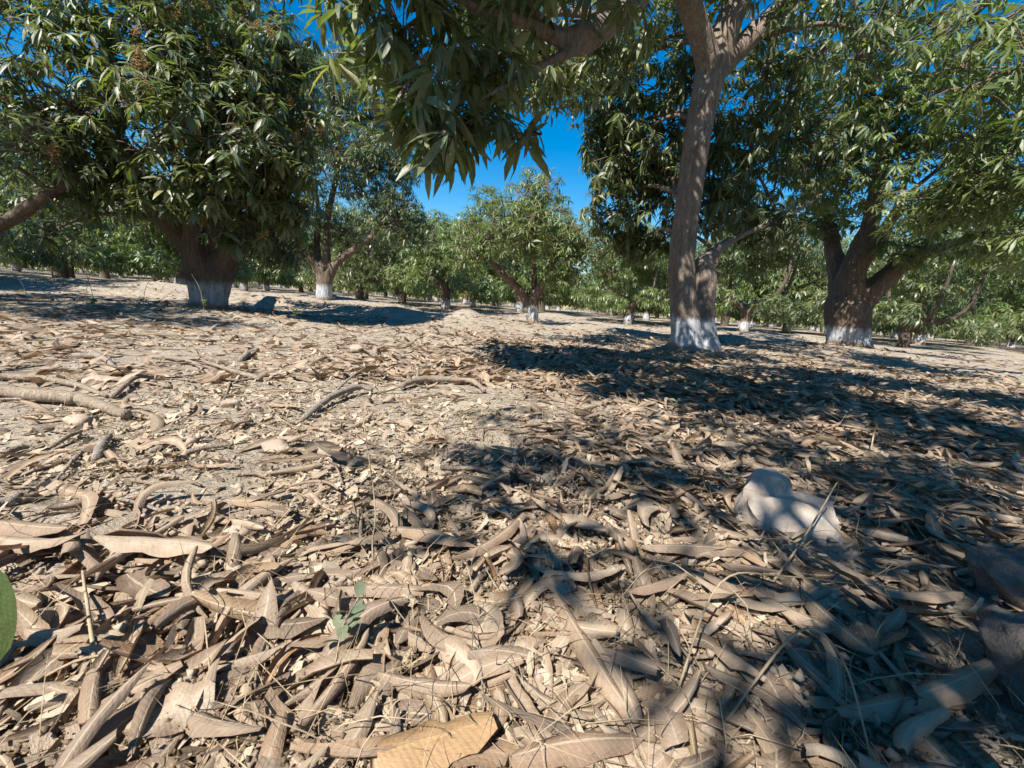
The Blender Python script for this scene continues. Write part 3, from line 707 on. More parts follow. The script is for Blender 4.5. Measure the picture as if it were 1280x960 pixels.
# ------------------------------------------------------------------ orchard rows behind
def proto_tree(seed, hgt_, rad, lmat):
    rng = np.random.default_rng(seed)
    stems = [([(0, 0, -0.25), (0, 0, 0.1), (0.02, 0, 0.5), (0.0, 0.03, 0.75)], [0.27, 0.19, 0.17, 0.19])]
    ns = 4
    for k in range(ns):
        a = k * 6.28 / ns + rng.uniform(-0.4, 0.4)
        d = np.array([math.cos(a), math.sin(a), 0])
        stems.append(([np.array([0, 0, 0.45]), d * 0.22 + [0, 0, 0.9], d * 0.6 * rad * 0.8 + [0, 0, 1.4], d * rad * 0.6 + [0, 0, hgt_ * 0.65]], [0.13, 0.11, 0.07, 0.03]))
    blobs = []
    for k in range(14):
        a = k * 2.4; r = rad * 0.62 * math.sqrt((k + 0.5) / 14)
        z = 1.6 + (hgt_ - 2.1) * rng.uniform(0.0, 1.0) * (1.2 - r / rad)
        blobs.append(((r * math.cos(a), r * math.sin(a), z), (rad * 0.45, rad * 0.45, 0.7), 66, 0.45))
    for k in range(7):
        a = k * 0.9 + seed; blobs.append(((rad * 0.75 * math.cos(a), rad * 0.75 * math.sin(a), 0.95 + 0.3 * (k % 2)), (0.75, 0.75, 0.45), 56, 0.6))
    bag = Bag()
    for p, r in stems:
        pp = smooth_path(p, 4); bag.add(*tube(pp, np.interp(np.linspace(0, len(r) - 1, len(pp)), np.arange(len(r)), r), 9, wob=0.06, rng=rng))
    lib = SPRAY_LOW
    V, Fq, S, off = [], [], [], 0
    for c, rr_, n, dr in blobs:
        u = rng.normal(0, 1, (n, 3)); u /= np.linalg.norm(u, axis=1)[:, None]
        p = np.array(c) + u * rr_ * (rng.uniform(0, 1, n) ** 0.42)[:, None]
        for q_, uu in zip(p, u):
            k = min(len(lib) - 1, max(0, int((dr + rng.normal(0, 0.25)) * len(lib))))
            v, f, st = lib[k]
            R = rotm(np.arctan2(uu[1], uu[0]) - 1.57, -rng.uniform(0, 0.7), 0.0) @ rotm(rng.uniform(0, 6.3), 0.0, 0.0)
            V.append(v @ R.T * rng.uniform(0.8, 1.15) + q_); s2 = st.copy(); s2[:, 2] = (s2[:, 2] + rng.uniform()) % 1
            S.append(s2); Fq.append(f + off); off += len(v)
    return (bag.mesh('trunk', M_bark if seed % 2 else M_bark_dark), mesh_np('crown', np.vstack(V), [np.vstack(Fq)], lmat, True, np.vstack(S)))

PROTOS = [proto_tree(41, 4.6, 2.4, M_green2), proto_tree(42, 5.2, 2.7, M_green), proto_tree(43, 4.2, 2.3, M_green2), proto_tree(44, 5.6, 2.8, M_green), proto_tree(45, 4.6, 2.6, M_green)]

def row_tree(x, y, k, s, rz, label, group):
    r = add('mango_tree', None, None, (x, y, H(x, y)), (0, 0, rz))
    r.scale = (s, s, s)
    tag(r, label, 'tree', group)
    add('trunk', PROTOS[k][0], r); add('crown', PROTOS[k][1], r)
    return r

FAR = 'orchard trees in the rows behind'
seen_far = [  # trees that can be told apart: x, y, kind, size
    (7.6, 14.2, 4, 0.95, 'dark mango tree filling the gap between the leaning trunk and the forked tree'),
    (-2.7, 15.8, 2, 0.95, 'bright green bushy mango tree touching the young round-crowned one'),
    (4.0, 15.2, 0, 0.80, 'low bright mango tree behind the leaning trunk\'s hanging leaves'),
    (-6.2, 16.5, 1, 0.85, 'dark-trunked mango tree behind the thin-stemmed one'),
    (-16.5, 15.2, 1, 1.15, 'dark-trunked mango tree at the shady end of the ridge, left of the vase trunk'),
    (11.0, 20.0, 2, 1.0, 'mango tree with whitewashed foot seen just past the tall leaning trunk'),
    (13.0, 20.4, 4, 1.0, 'mango tree with slim trunk between the leaning trunk and the forked tree'),
    (12.3, 13.4, 3, 0.85, 'dark mango tree close behind the forked tree, low crown near the ground'),
    (16.2, 17.0, 0, 1.05, 'mango tree with pale painted trunk behind the low sunlit branches'),
    (5.2, 19.5, 4, 1.05, 'low-branched mango tree right of the young round-crowned one, bright crown'),
    (-2.8, 26.0, 0, 1.15, 'bright bushy mango tree left of the young round-crowned one'),
    (-13.0, 20.0, 2, 1.0, 'small mango tree with pale trunk right of the vase-shaped trunk'),
]
taken = [(2.36, 5.7), (-4.5, 6.15), (6.4, 8.2), (0.34, 9.26), (-4.95, 10.5)]
for k, (x, y, kind, s, lab) in enumerate(seen_far):
    row_tree(x, y, kind, s, k * 1.7, lab, FAR); taken.append((x, y))
jr = random.Random(77)
for row in range(0, 8):
    y = 15.0 + row * 5.6
    half = 1.32 * y + 3
    ncol = int(half * 2 / 5.6)
    for c in range(ncol + 1):
        x = -half + c * 5.6 + (row % 2) * 1.7 + jr.uniform(-0.7, 0.7)
        yy = y + jr.uniform(-0.8, 0.8)
        kind = jr.randrange(5); s = jr.uniform(0.95, 1.35); rz = jr.uniform(0, 6.3)
        if any(math.hypot(x - a, yy - b_) < 3.2 for a, b_ in taken): continue
        if row > 5 and (c + row) % 2: continue
        row_tree(x, yy, kind, s, rz, 'leafy mango tree in the distant orchard rows', FAR)

for x, y, kind in ((-11.5, 6.0, 1), (-13.8, 9.6, 3), (-10.2, 2.0, 0)):
    row_tree(x, y, kind, 1.0, x, 'mango tree beyond the end of the near row, shading the ridges', 'trees closing the near rows')

for k, (x, y) in enumerate([(-6.8, -3.2), (-11.5, -2.5), (-4.2, -8.2), (-9.0, -8.0), (1.8, -9.0), (6.6, -3.0), (7.4, -8.6), (12.5, -2.0), (12.8, 3.8), (-14.5, -8.0), (13.0, -9.0), (-1.5, -13.5), (4.6, -14.0)]):  # unseen trees of the surrounding orchard, added to cut skylight and deepen shade
    row_tree(x, y, k % 5, 0.95, k * 1.3, 'unseen mango tree in the rows behind the viewer', 'orchard rows behind the viewer')

fr = np.random.default_rng(48)
nfar = 4800
V, Fq, S, off = [], [], [], 0
fx = fr.uniform(-82, 82, nfar); fy = 55 + fr.uniform(0, 6, nfar) + 2 * vnoise(fx * 0.2, fx * 0, 3)
fz = fr.uniform(0, 1, nfar) ** 1.6 * (4.6 + 2.6 * vnoise(fx * 0.22, fx * 0 + 2, 4) + 1.4 * vnoise(fx * 0.9, fx * 0 + 2, 5)) + 0.25
for k, (v_, f_, st_) in enumerate(SPRAY_LOW):
    idx = np.arange(k, nfar, len(SPRAY_LOW))
    w = np.einsum('nij,aj->nai', rotm(fr.uniform(0, 6.3, len(idx)), fr.normal(0, 0.3, len(idx)), 0 * idx) * 2.0, v_) + np.stack([fx, fy, fz + hgt(fx, fy)], -1)[idx][:, None, :]
    s2 = np.broadcast_to(st_, (len(idx),) + st_.shape).copy(); s2[..., 2] = (s2[..., 2] + fr.uniform(0, 1, len(idx))[:, None]) % 1
    V.append(w.reshape(-1, 3)); S.append(s2.reshape(-1, 3)); Fq.append((f_[None] + (np.arange(len(idx)) * len(v_))[:, None, None]).reshape(-1, 4) + off); off += len(idx) * len(v_)
tag(add('distant_orchard', mesh_np('distant_orchard', np.vstack(V), [np.vstack(Fq)], M_green2, True, np.vstack(S))), 'far-off orchard trees merging into one green mass', 'trees', kind='stuff')

# far dry grass and weeds under the last rows
def blades(n, xs, ys, hmin, hmax, rng, w=0.006):
    L = rng.uniform(hmin, hmax, n)
    v, st = leaves(n, 2, 1, L, w + 0 * L, pitch=rng.uniform(1.0, 1.55, n), droop=rng.uniform(0.0, 0.7, n), curl=0.1, sharp=0.4)
    R = rotm(rng.uniform(0, 6.3, n), 0 * L, 0 * L)
    v = np.einsum('nij,nabj->nabi', R, v)
    v += np.stack([xs, ys, hgt(xs, ys) - 0.005], -1)[:, None, None, :]
    return v.reshape(-1, 3), grid_faces(n, 2, 1), st.reshape(-1, 3)

def stuff(name, parts, mat, label):
    v, f, st = parts
    return tag(add(name, mesh_np(name, v, [f], mat, True, st)), label, name.split('_')[-1], kind='stuff')

rg = np.random.default_rng(50)
n = 2600
ys = rg.uniform(26, 50, n); xs = rg.uniform(-1.25, 1.25, n) * ys
ok = vnoise(xs * 0.25, ys * 0.25, 30) > -0.06
xs, ys = xs[ok], ys[ok]
stuff('far_dry_grass', blades(len(xs), xs, ys, 0.15, 0.5, rg, 0.02), M_grass_dry, 'pale dry grass under the distant orchard rows')
n = 900
ys = rg.uniform(9, 22, n); xs = rg.uniform(-1.25, 1.25, n) * ys
ok = vnoise(xs * 0.5, ys * 0.5, 31) > 0.22
xs, ys = xs[ok], ys[ok]
stuff('green_grass', blades(len(xs), xs, ys, 0.04, 0.14, rg, 0.012), M_grass, 'thin green weeds sprouting between the trees')

# ------------------------------------------------------------------ leaf litter
def place(v, x, y, yaw, pitch, roll, lift, rng):
    """v (n,a,b,3): centre, turn, then set each one down on the ground"""
    n = len(v)
    v = v - v.reshape(n, -1, 3).mean(1)[:, None, None, :]
    v = np.einsum('nij,nabj->nabi', rotm(yaw, pitch, roll), v)
    zmin = v[..., 2].reshape(n, -1).min(1)
    v = v + np.stack([x, y, hgt(x, y) - zmin + lift], -1)[:, None, None, :]
    return v

def polar(n, d0, d1, rng, half=58, power=1.0):
    """spots in front of the camera, thinning with distance"""
    d = d0 * (d1 / d0) ** (rng.uniform(0, 1, n) ** power)
    a = np.radians(rng.uniform(-half, half, n))
    return d * np.sin(a), d * np.cos(a)

def leafiness(x, y):
    """where whole leaves lie thick: the near ground and the shaded right-hand side"""
    near = np.clip((1.0 + 0.25 * np.clip(x, -1.5, 1.5) - y) * 2.2, 0, 1) * 0.75
    rightside = np.clip((x + 0.25 - 0.05 * y) * 1.2, 0, 1) * np.clip(1.25 - (y - 2.5) / 3.2, 0, 1)
    return np.clip(np.maximum(near, rightside) + 0.5 * vnoise(x * 2.2, y * 2.2, 40), 0.10, 1)

def clear(x, y):
    """bare spots round the stones"""
    return (np.hypot(x - 0.62, y - 0.79) > 0.13) & (np.hypot(x - 0.70, y - 0.43) > 0.16) & (np.hypot(x - 0.82, y - 0.62) > 0.07)

def litter_leaves(n, rng, nv=6, nu=4, torn=0.55):
    L = rng.uniform(0.07, 0.16, n)
    tt0 = np.where(rng.uniform(0, 1, n) < torn, rng.uniform(0, 0.2, n), 0.03)
    tt1 = np.where(rng.uniform(0, 1, n) < torn, rng.uniform(0.75, 0.97, n), 1.0)
    kind = rng.uniform(0, 1, n)
    curl = np.where(kind < 0.45, rng.uniform(1.3, 2.6, n), np.where(kind < 0.88, rng.uniform(0.5, 1.3, n), rng.uniform(0.1, 0.5, n)))
    return leaves(n, nv, nu, L, L * rng.uniform(0.15, 0.235, n), pitch=rng.normal(0, 0.05, n), droop=rng.normal(-0.12, 0.28, n), curl=curl,
                  curl_end=curl * rng.uniform(0.5, 1.2, n), twist=rng.normal(0, 0.6, n), wave=rng.uniform(0.0, 0.09, n), t0=tt0, t1=tt1, rng=rng, sharp=0.55, ragged=0.22, sickle=rng.normal(0, 0.45, n))

def lay(n, d0, d1, rng, gen, thick=0.035, tilt=0.16, mask=None, power=1.0):
    x, y = polar(n * 2, d0, d1, rng, power=power)
    if mask is not None:
        ok = rng.uniform(0, 1, len(x)) < mask(x, y)
        x, y = x[ok], y[ok]
    x, y = x[:n], y[:n]
    n = len(x)
    v, st = gen(n, rng)
    up = rng.uniform(0, 1, n) < 0.5
    roll = rng.normal(0, 0.42, n) + np.where(up, np.pi, 0)
    lift = rng.uniform(-0.012, thick, n) * np.clip(leafiness(x, y) * 1.3, 0.15, 1)
    v = place(v, x, y, rng.uniform(0, 6.3, n), rng.normal(0, tilt, n), roll, lift, rng)
    return v, st, x, y

lr = np.random.default_rng(60)
v, st, x, y = lay(6000, 0.30, 6.5, lr, lambda n, r: litter_leaves(n, r), mask=lambda x, y: leafiness(x, y) * clear(x, y), thick=0.014, tilt=0.06, power=0.72)
parts_a = (v.reshape(-1, 3), grid_faces(len(v), 6, 4), st.reshape(-1, 3))
tag(add('leaf_litter', mesh_np('leaf_litter', parts_a[0], [parts_a[1]], M_dry, True, parts_a[2])),
    'thick layer of dry curled brown mango leaves covering the ground', 'leaf litter', kind='stuff')
def chips(n, r):
    L = 0.007 + 0.052 * r.uniform(0, 1, n) ** 2.4
    return leaves(n, 2, 1, L, L * r.uniform(0.08, 0.36, n), pitch=r.normal(0, 0.05, n), droop=r.normal(0, 0.5, n), curl=r.uniform(0.1, 0.5, n), t0=r.uniform(0.02, 0.3, n), t1=r.uniform(0.7, 0.97, n), rng=r, sharp=0.5)
v, st, x, y = lay(72000, 0.28, 9.0, lr, chips, thick=0.016, tilt=0.2, mask=lambda x, y: np.clip(0.55 + 1.5 * vnoise(x * 3.1, y * 3.1, 91) + 0.8 * vnoise(x * 1.1, y * 1.1, 92), 0.06, 1))
tag(add('leaf_chips', mesh_np('leaf_chips', v.reshape(-1, 3), [grid_faces(len(v), 2, 1)], M_chip, False, st.reshape(-1, 3))),
    'crumbled pale chips of dry leaf scattered over the soil', 'leaf chips', kind='stuff')
def fars(n, r):
    L = r.uniform(0.08, 0.17, n)
    return leaves(n, 2, 1, L, L * r.uniform(0.2, 0.32, n), pitch=r.normal(0, 0.05, n), droop=r.normal(-0.1, 0.35, n), curl=0.5, rng=r, sharp=0.55)
v, st, x, y = lay(13000, 2.2, 16.0, lr, fars, thick=0.006, tilt=0.07, mask=lambda x, y: np.clip(0.5 + leafiness(x, y) + vnoise(x * 0.6, y * 0.6, 44), 0, 1))
tag(add('distant_fallen_leaves', mesh_np('distant_fallen_leaves', v.reshape(-1, 3), [grid_faces(len(v), 2, 1)], M_dry, True, st.reshape(-1, 3))),
    'fallen leaves strewn over the farther ground round the trunks', 'fallen leaves', kind='stuff')

# straws and leaf stalks
def straws(n, r):
    L = r.uniform(0.03, 0.15, n)
    return leaves(n, 3, 2, L, 0.0016 + 0.0022 * r.uniform(0, 1, n), pitch=r.normal(0, 0.15, n), droop=r.normal(0, 0.9, n), curl=2.2, rng=r, sharp=0.15)
v, st, x, y = lay(3800, 0.28, 4.5, lr, straws, thick=0.02, tilt=0.15)
tag(add('straw_litter', mesh_np('straw_litter', v.reshape(-1, 3), [grid_faces(len(v), 3, 2)], M_straw, True, st.reshape(-1, 3))),
    'fine straws and dry leaf stalks strewn through the litter', 'straw', kind='stuff')

# crumbs of fallen flower panicles, gathered in patches, and lumps of soil
def lumps(name, n, d0, d1, s0, s1, mat, label, cat, rng, patch=None, lift=0.3, power=1.0):
    x, y = polar(n, d0, d1, rng, power=power)
    if patch is not None:
        ok = patch(x, y); x, y = x[ok], y[ok]
    n = len(x)
    o = np.array([[1, 0, 0], [-1, 0, 0], [0, 1, 0], [0, -1, 0], [0, 0, 1], [0, 0, -1]], float)
    f = np.array([[0, 2, 4], [2, 1, 4], [1, 3, 4], [3, 0, 4], [2, 0, 5], [1, 2, 5], [3, 1, 5], [0, 3, 5]])
    s = (s0 + (s1 - s0) * rng.uniform(0, 1, n) ** 2.5)[:, None, None]
    v = o[None] * s * rng.uniform(0.5, 1.25, (n, 6, 1)) + rng.normal(0, 0.2, (n, 6, 3)) * s
    v = np.einsum('nij,naj->nai', rotm(rng.uniform(0, 6.3, n), rng.uniform(0, 6.3, n), 0 * x), v)
    v += np.stack([x, y, hgt(x, y) + s[:, 0, 0] * lift + rng.uniform(0, 1, n) ** 2 * np.where(leafiness(x, y) > 0.4, 0.03, 0.022)], -1)[:, None, :]
    fa = (f[None] + (np.arange(n) * 6)[:, None, None]).reshape(-1, 3)
    tag(add(name, mesh_np(name, v.reshape(-1, 3), [fa], mat, False)), label, cat, kind='stuff')
lumps('panicle_crumbs', 52000, 0.28, 3.0, 0.0014, 0.0042, M_crumb, 'dark brown crumbs of fallen flower heads in patches', 'crumbs', lr,
      patch=lambda x, y: vnoise(x * 5.5, y * 5.5, 70) + 0.6 * vnoise(x * 17, y * 17, 71) > 0.10)
lumps('soil_lumps', 4000, 0.5, 10, 0.002, 0.010, M_clod, 'small lumps of pale soil among the litter', 'soil lumps', lr)

# the nearest fallen leaves, one by one
VAR = []
vr2 = np.random.default_rng(81)
for k in range(28):
    if k < 12: c0, lab = vr2.uniform(1.6, 2.9), 0
    elif k < 22: c0, lab = vr2.uniform(0.7, 1.4), 1
    else: c0, lab = vr2.uniform(0.1, 0.4), 2
    L = vr2.uniform(0.09, 0.155)
    v, st = leaves(1, 10, 5, L, L * (vr2.uniform(0.15, 0.21) if lab < 2 else vr2.uniform(0.2, 0.27)), pitch=0, droop=vr2.normal(-0.1, 0.28), curl=c0, curl_end=c0 * vr2.uniform(0.4, 1.1), twist=vr2.normal(0, 0.6),
                   wave=vr2.uniform(0.01, 0.07), t0=0 if vr2.uniform() < 0.6 else vr2.uniform(0.1, 0.4), t1=1 if vr2.uniform() < 0.6 else vr2.uniform(0.65, 0.9), rng=vr2, sharp=0.55, ragged=0.16, sickle=vr2.normal(0, 0.5))
    v = v.reshape(-1, 3); v -= v.mean(0)
    VAR.append((mesh_np('fallen_leaf', v, [grid_faces(1, 10, 5)], M_dry, True, st.reshape(-1, 3)), v, lab))
LEAFLAB = [('dry tan fallen leaf rolled lengthwise into a tube on the litter', 'rolled fallen leaves'),
           ('dry tan fallen leaf curled into an open trough on the litter', 'trough-shaped fallen leaves'),
           ('broad dry fallen leaf lying almost flat on the litter', 'flat fallen leaves')]
ir = np.random.default_rng(90)
x, y = polar(1500, 0.36, 2.4, ir, power=0.9)
ok = ir.uniform(0, 1, 1500) < leafiness(x, y) * clear(x, y)
x, y = x[ok][:268], y[ok][:268]
for a, b_ in zip(x, y):
    me, v, lab = VAR[int(ir.integers(0, 28))]
    flip = math.pi if ir.uniform() < 0.5 and lab != 2 else 0.0
    R = rotm(ir.uniform(0, 6.3), ir.normal(0, 0.06), flip + ir.normal(0, 0.45))
    w = v @ R.T
    z = H(a, b_) - w[:, 2].min() + ir.uniform(0.0, 0.02)
    o = add('fallen_leaf', me)
    o.matrix_world = Matrix([[*R[r], (a, b_, z)[r]] for r in range(3)] + [[0, 0, 0, 1]])
    tag(o, LEAFLAB[lab][0], 'leaf', LEAFLAB[lab][1])

# leaves that stand out: two ends on the ground, width, curl, bend, turned over, label
HERO = [
    ((-0.807,0.593), (-0.689,0.595), 0.040, 1.0, 0.2, 1, 'pale broad dry leaf lying above its twin at the litter edge'),
    ((-0.754,0.553), (-0.635,0.568), 0.036, 1.2, 0.1, 1, 'long pale straight dry leaf, lower of two lying parallel'),
    ((-0.618,0.583), (-0.444,0.584), 0.055, 1.3, 0.3, 1, 'tan dry leaf with wide flared end and rolled tip'),
    ((-0.535,0.527), (-0.449,0.493), 0.045, 0.3, 0.1, 0, 'short torn pale leaf piece on brown crumbs'),
    ((-0.553,0.414), (-0.491,0.428), 0.032, 1.6, 0.2, 1, 'pale rolled leaf lying crosswise under a bent straw'),
    ((-0.397,0.373), (-0.448,0.458), 0.026, 1.7, 0.2, 0, 'narrow leaf standing half upright out of a dark hollow'),
    ((-0.35,0.441), (-0.334,0.586), 0.030, 1.5, 0.1, 1, 'dark shaded trough leaf slanting away from the hollow'),
    ((-0.259,0.534), (-0.099,0.542), 0.030, 1.1, -0.3, 1, 'long pinkish leaf lying behind the grey-green weed'),
    ((-0.315,0.458), (-0.22,0.47), 0.042, 0.7, 0.2, 1, 'wide orange-tan leaf lying beside the grey-green weed'),
    ((-0.314,0.392), (-0.233,0.435), 0.024, 2.0, 0.3, 1, 'thin rolled leaf bent over the litter below the weed'),
    ((-0.182,0.321), (-0.153,0.448), 0.030, 2.3, 0.5, 1, 'long tightly rolled leaf with a bent pale tip'),
    ((-0.348,0.321), (-0.283,0.362), 0.055, 0.25, 0.1, 0, 'broad cracked flat leaf dusted with brown crumbs'),
    ((-0.124,0.394), (-0.019,0.383), 0.030, 1.6, 0.3, 1, 'ribbed pale leaf rolled like a scroll with dark tip'),
    ((-0.1,0.485), (0.001,0.422), 0.036, 0.8, 0.2, 1, 'pale leaf with torn square end crossing flat leaves'),
    ((-0.023,0.436), (-0.015,0.528), 0.062, 0.2, 0.1, 0, 'very broad oval flat beige leaf'),
    ((-0.103,0.308), (0.012,0.354), 0.055, 0.7, 0.3, 1, 'large ochre yellow leaf with fine side veins'),
    ((-0.197,0.688), (-0.036,0.655), 0.038, 1.2, -0.3, 1, 'pinkish arched leaf lying across the upright leaf bits'),
    ((0.083,0.559), (0.158,0.347), 0.040, 1.5, -0.2, 1, 'very long grey-brown leaf pointing at the viewer'),
    ((0.133,0.47), (0.163,0.357), 0.030, 1.3, 0.2, 1, 'grey-brown leaf lying alongside the very long one'),
    ((0.194,0.557), (0.309,0.614), 0.032, 0.9, 0.3, 1, 'pale leaf curving up beside an orange-edged leaf'),
    ((0.266,0.575), (0.338,0.524), 0.030, 1.5, 0.3, 0, 'orange-brown trough leaf among grey leaves'),
    ((0.319,0.6), (0.44,0.547), 0.034, 1.0, 0.3, 1, 'pale dotted leaf with shaded end below the stone'),
    ((0.482,0.592), (0.496,0.464), 0.038, 1.4, 0.3, 1, 'shiny dark brown leaf slanting into the shade'),
    ((0.635,0.612), (0.789,0.625), 0.034, 1.0, -0.4, 1, 'pale curved leaf beside the dark gap at the rough stones'),
    ((0.63,0.569), (0.613,0.489), 0.022, 1.0, 0.6, 0, 'small pointed leaf curling up near the rough stones'),
    ((0.248,0.692), (0.464,0.705), 0.040, 1.1, -0.2, 1, 'reddish brown leaf lying crosswise left of the pale stone'),
    ((0.062,0.597), (0.212,0.619), 0.034, 1.0, 0.2, 1, 'rosy tan leaf lying crosswise on grey litter'),
    ((0.408,0.344), (0.512,0.402), 0.030, 1.8, 0.8, 1, 'twisted rolled leaf half lit in the dark corner'),
    ((0.391,0.386), (0.688,0.481), 0.040, 1.3, 0.2, 1, 'dark leaf lying deep in the shade beside the large stone'),
    ((0.028,0.324), (0.158,0.347), 0.038, 1.2, -0.2, 1, 'pale leaf half buried at the foot of the long grey-brown one'),
    ((0.401,0.579), (0.5,0.513), 0.030, 1.2, 0.2, 1, 'light tan leaf beside the shiny dark brown one'),
    ((-0.077,0.585), (0.054,0.777), 0.030, 1.4, 0.3, 1, 'tan rolled leaf leaning on the arched pinkish one'),
]
hr = np.random.default_rng(95)
for A_, B_, w_, c_, bend, over, lab in HERO:
    A_, B_ = np.array(A_), np.array(B_)
    d = B_ - A_; L = float(np.linalg.norm(d)) * 1.04
    v, st = leaves(1, 14, 6, L, w_, pitch=bend * 0.5, droop=bend, curl=c_, curl_end=c_ * hr.uniform(0.55, 1.0), twist=hr.normal(0, 0.35), wave=0.03, rng=hr,
                   t0=0.02, t1=1.0 if hr.uniform() < 0.75 else 0.9, sharp=0.55, ragged=0.10, sickle=hr.normal(0, 0.22))
    v = v.reshape(-1, 3); v -= v.mean(0)
    R = rotm(math.atan2(d[1], d[0]) - math.pi / 2, hr.normal(0, 0.04), (math.pi if over else 0) + hr.normal(0, 0.15))
    w = v @ R.T
    c2 = (A_ + B_) / 2
    o = add('fallen_leaf', mesh_np('fallen_leaf', w, [grid_faces(1, 14, 6)], M_ochre if 'ochre' in lab else M_dry, True, st.reshape(-1, 3)),
            None, (c2[0], c2[1], H(*c2) - w[:, 2].min() + 0.024))
    tag(o, lab, 'leaf')

# ------------------------------------------------------------------ sticks, stones, weeds
def stick(name, pts, radii, mat, label, cat='stick', group=None, side=None, sides=9, wob=0.10, sub=6):
    """pts: x, y, height of the axis above the ground"""
    P3 = [(p[0], p[1], H(p[0], p[1]) + p[2]) for p in pts]
    p = smooth_path(P3, sub)
    rng = np.random.default_rng(abs(hash((round(pts[0][0], 3), round(pts[-1][1], 3)))) % 9999)
    p[1:-1] += rng.normal(0, max(radii) * 0.09, (len(p) - 2, 3))
    r = np.interp(np.linspace(0, len(radii) - 1, len(p)), np.arange(len(radii)), radii)
    bag = Bag(); bag.add(*tube(p, r, sides, wob=wob, rng=rng))
    root = add(name, bag.mesh(name, mat, P3[0]), None, P3[0])
    for q_, rr_ in side or []:
        Q = [(a[0], a[1], H(a[0], a[1]) + a[2]) for a in q_]
        bb = Bag(); bb.add(*tube(smooth_path(Q, 4), np.linspace(rr_, rr_ * 0.6, 4 * (len(Q) - 1) + 1) if len(Q) > 2 else np.linspace(rr_, rr_ * 0.6, 4), 6, wob=wob, rng=rng))
        add('side_twig', bb.mesh('side_twig', mat, P3[0]), root)
    tag(root, label, cat, group)
    return root
def pt(g_, z): return (g_[0], g_[1], z)

stick('fallen_branch', [pt((-1.942,1.391), 0.03), pt((-1.759,1.378), 0.03), pt((-1.51,1.352), 0.03), pt((-1.432,1.343), 0.028), pt((-1.192,1.238), 0.022)], [0.021, 0.022, 0.021, 0.019, 0.015], M_stick,
      'thickest pale fallen branch with a worn patch, lying on the open litter', 'branch', sides=14, wob=0.05)
stick('fallen_stick', [pt((-2.067,1.529), 0.015), pt((-1.877,1.577), 0.02), pt((-1.683,1.556), 0.015), pt((-1.481,1.467), 0.01)], [0.013, 0.012, 0.011, 0.006], M_stick, 'slim bent stick lying just beyond the thickest fallen branch')
stick('fallen_stick', [pt((-2.252,2.089), 0.014), pt((-2.107,2.079), 0.02), pt((-1.774,1.827), 0.012)], [0.014, 0.014, 0.009], M_stick_grey, 'short hooked grey stick beyond the slim bent one')
stick('fallen_stick', [pt((-1.454,1.463), 0.012), pt((-1.572,1.691), 0.03), pt((-1.555,1.757), 0.018)], [0.010, 0.010, 0.008], M_stick, 'short stick propped up beside the thickest fallen branch', side=[([pt((-1.511,1.698), 0.015), pt((-1.406,1.669), 0.012)], 0.012)])
stick('fallen_stick', [pt((-1.928,2.257), 0.015), pt((-1.682,2.138), 0.02), pt((-1.343,1.851), 0.012)], [0.012, 0.011, 0.008], M_stick, 'tan stick, first of a pair lying end to end')
stick('fallen_stick', [pt((-1.67,2.207), 0.014), pt((-1.348,1.985), 0.02), pt((-1.167,1.886), 0.016)], [0.009, 0.010, 0.012], M_stick, 'straight tan stick, second of a pair lying end to end', side=[([pt((-1.388,2.015), 0.015), pt((-1.168,1.661), 0.01), pt((-1.059,1.468), 0.008)], 0.006)])
stick('fallen_branch', [pt((-0.709,1.38), 0.016), pt((-0.717,1.583), 0.028), pt((-0.693,1.809), 0.036), pt((-0.626,1.834), 0.025)], [0.011, 0.013, 0.014, 0.010], M_stick_grey,
      'grey peeling branch propped on soil beside a thin pale stick', 'branch', side=[([pt((-0.739,1.692), 0.03), pt((-0.76,1.934), 0.05), pt((-0.779,2.202), 0.05)], 0.006)], sides=12)
stick('fallen_branch', [pt((-0.534,1.945), 0.022), pt((-0.473,2.095), 0.03), pt((-0.341,2.173), 0.028), pt((-0.214,2.18), 0.025), pt((-0.133,2.021), 0.015)], [0.013, 0.016, 0.015, 0.014, 0.009], M_stick,
      'curved brown branch with a broken stub at the shade edge', 'branch', side=[([pt((-0.488,2.089), 0.03), pt((-0.533,2.316), 0.05)], 0.010)], sides=12)
stick('fallen_stick', [pt((-0.948,0.898), 0.014), pt((-1.02,0.987), 0.018), pt((-1.068,1.053), 0.016)], [0.010, 0.011, 0.009], M_stick_grey, 'short stubby grey stick standing out on small chips')
stick('fallen_stick', [pt((-0.92,0.682), 0.012), pt((-0.908,0.709), 0.014), pt((-0.897,0.73), 0.010)], [0.010, 0.010, 0.007], M_stick_grey, 'grey stick end on the chips above the pale broad leaf')
stick('fallen_stick', [pt((-0.817,0.997), 0.010), pt((-0.787,1.04), 0.012), pt((-0.747,1.076), 0.010)], [0.006, 0.007, 0.006], M_stick, 'thin brown stick beside a dark hollow leaf')
stick('fallen_stick', [pt((-1.19,0.914), 0.010), pt((-1.202,0.969), 0.012), pt((-1.172,0.988), 0.010)], [0.008, 0.008, 0.006], M_stick, 'tan stick among chips nearer than the thickest fallen branch')
stick('fallen_stick', [pt((-1.56,2.337), 0.012), pt((-1.625,2.525), 0.016), pt((-1.666,2.672), 0.014)], [0.016, 0.017, 0.014], M_stick_grey, 'thick short wood stub beyond the end-to-end pair')

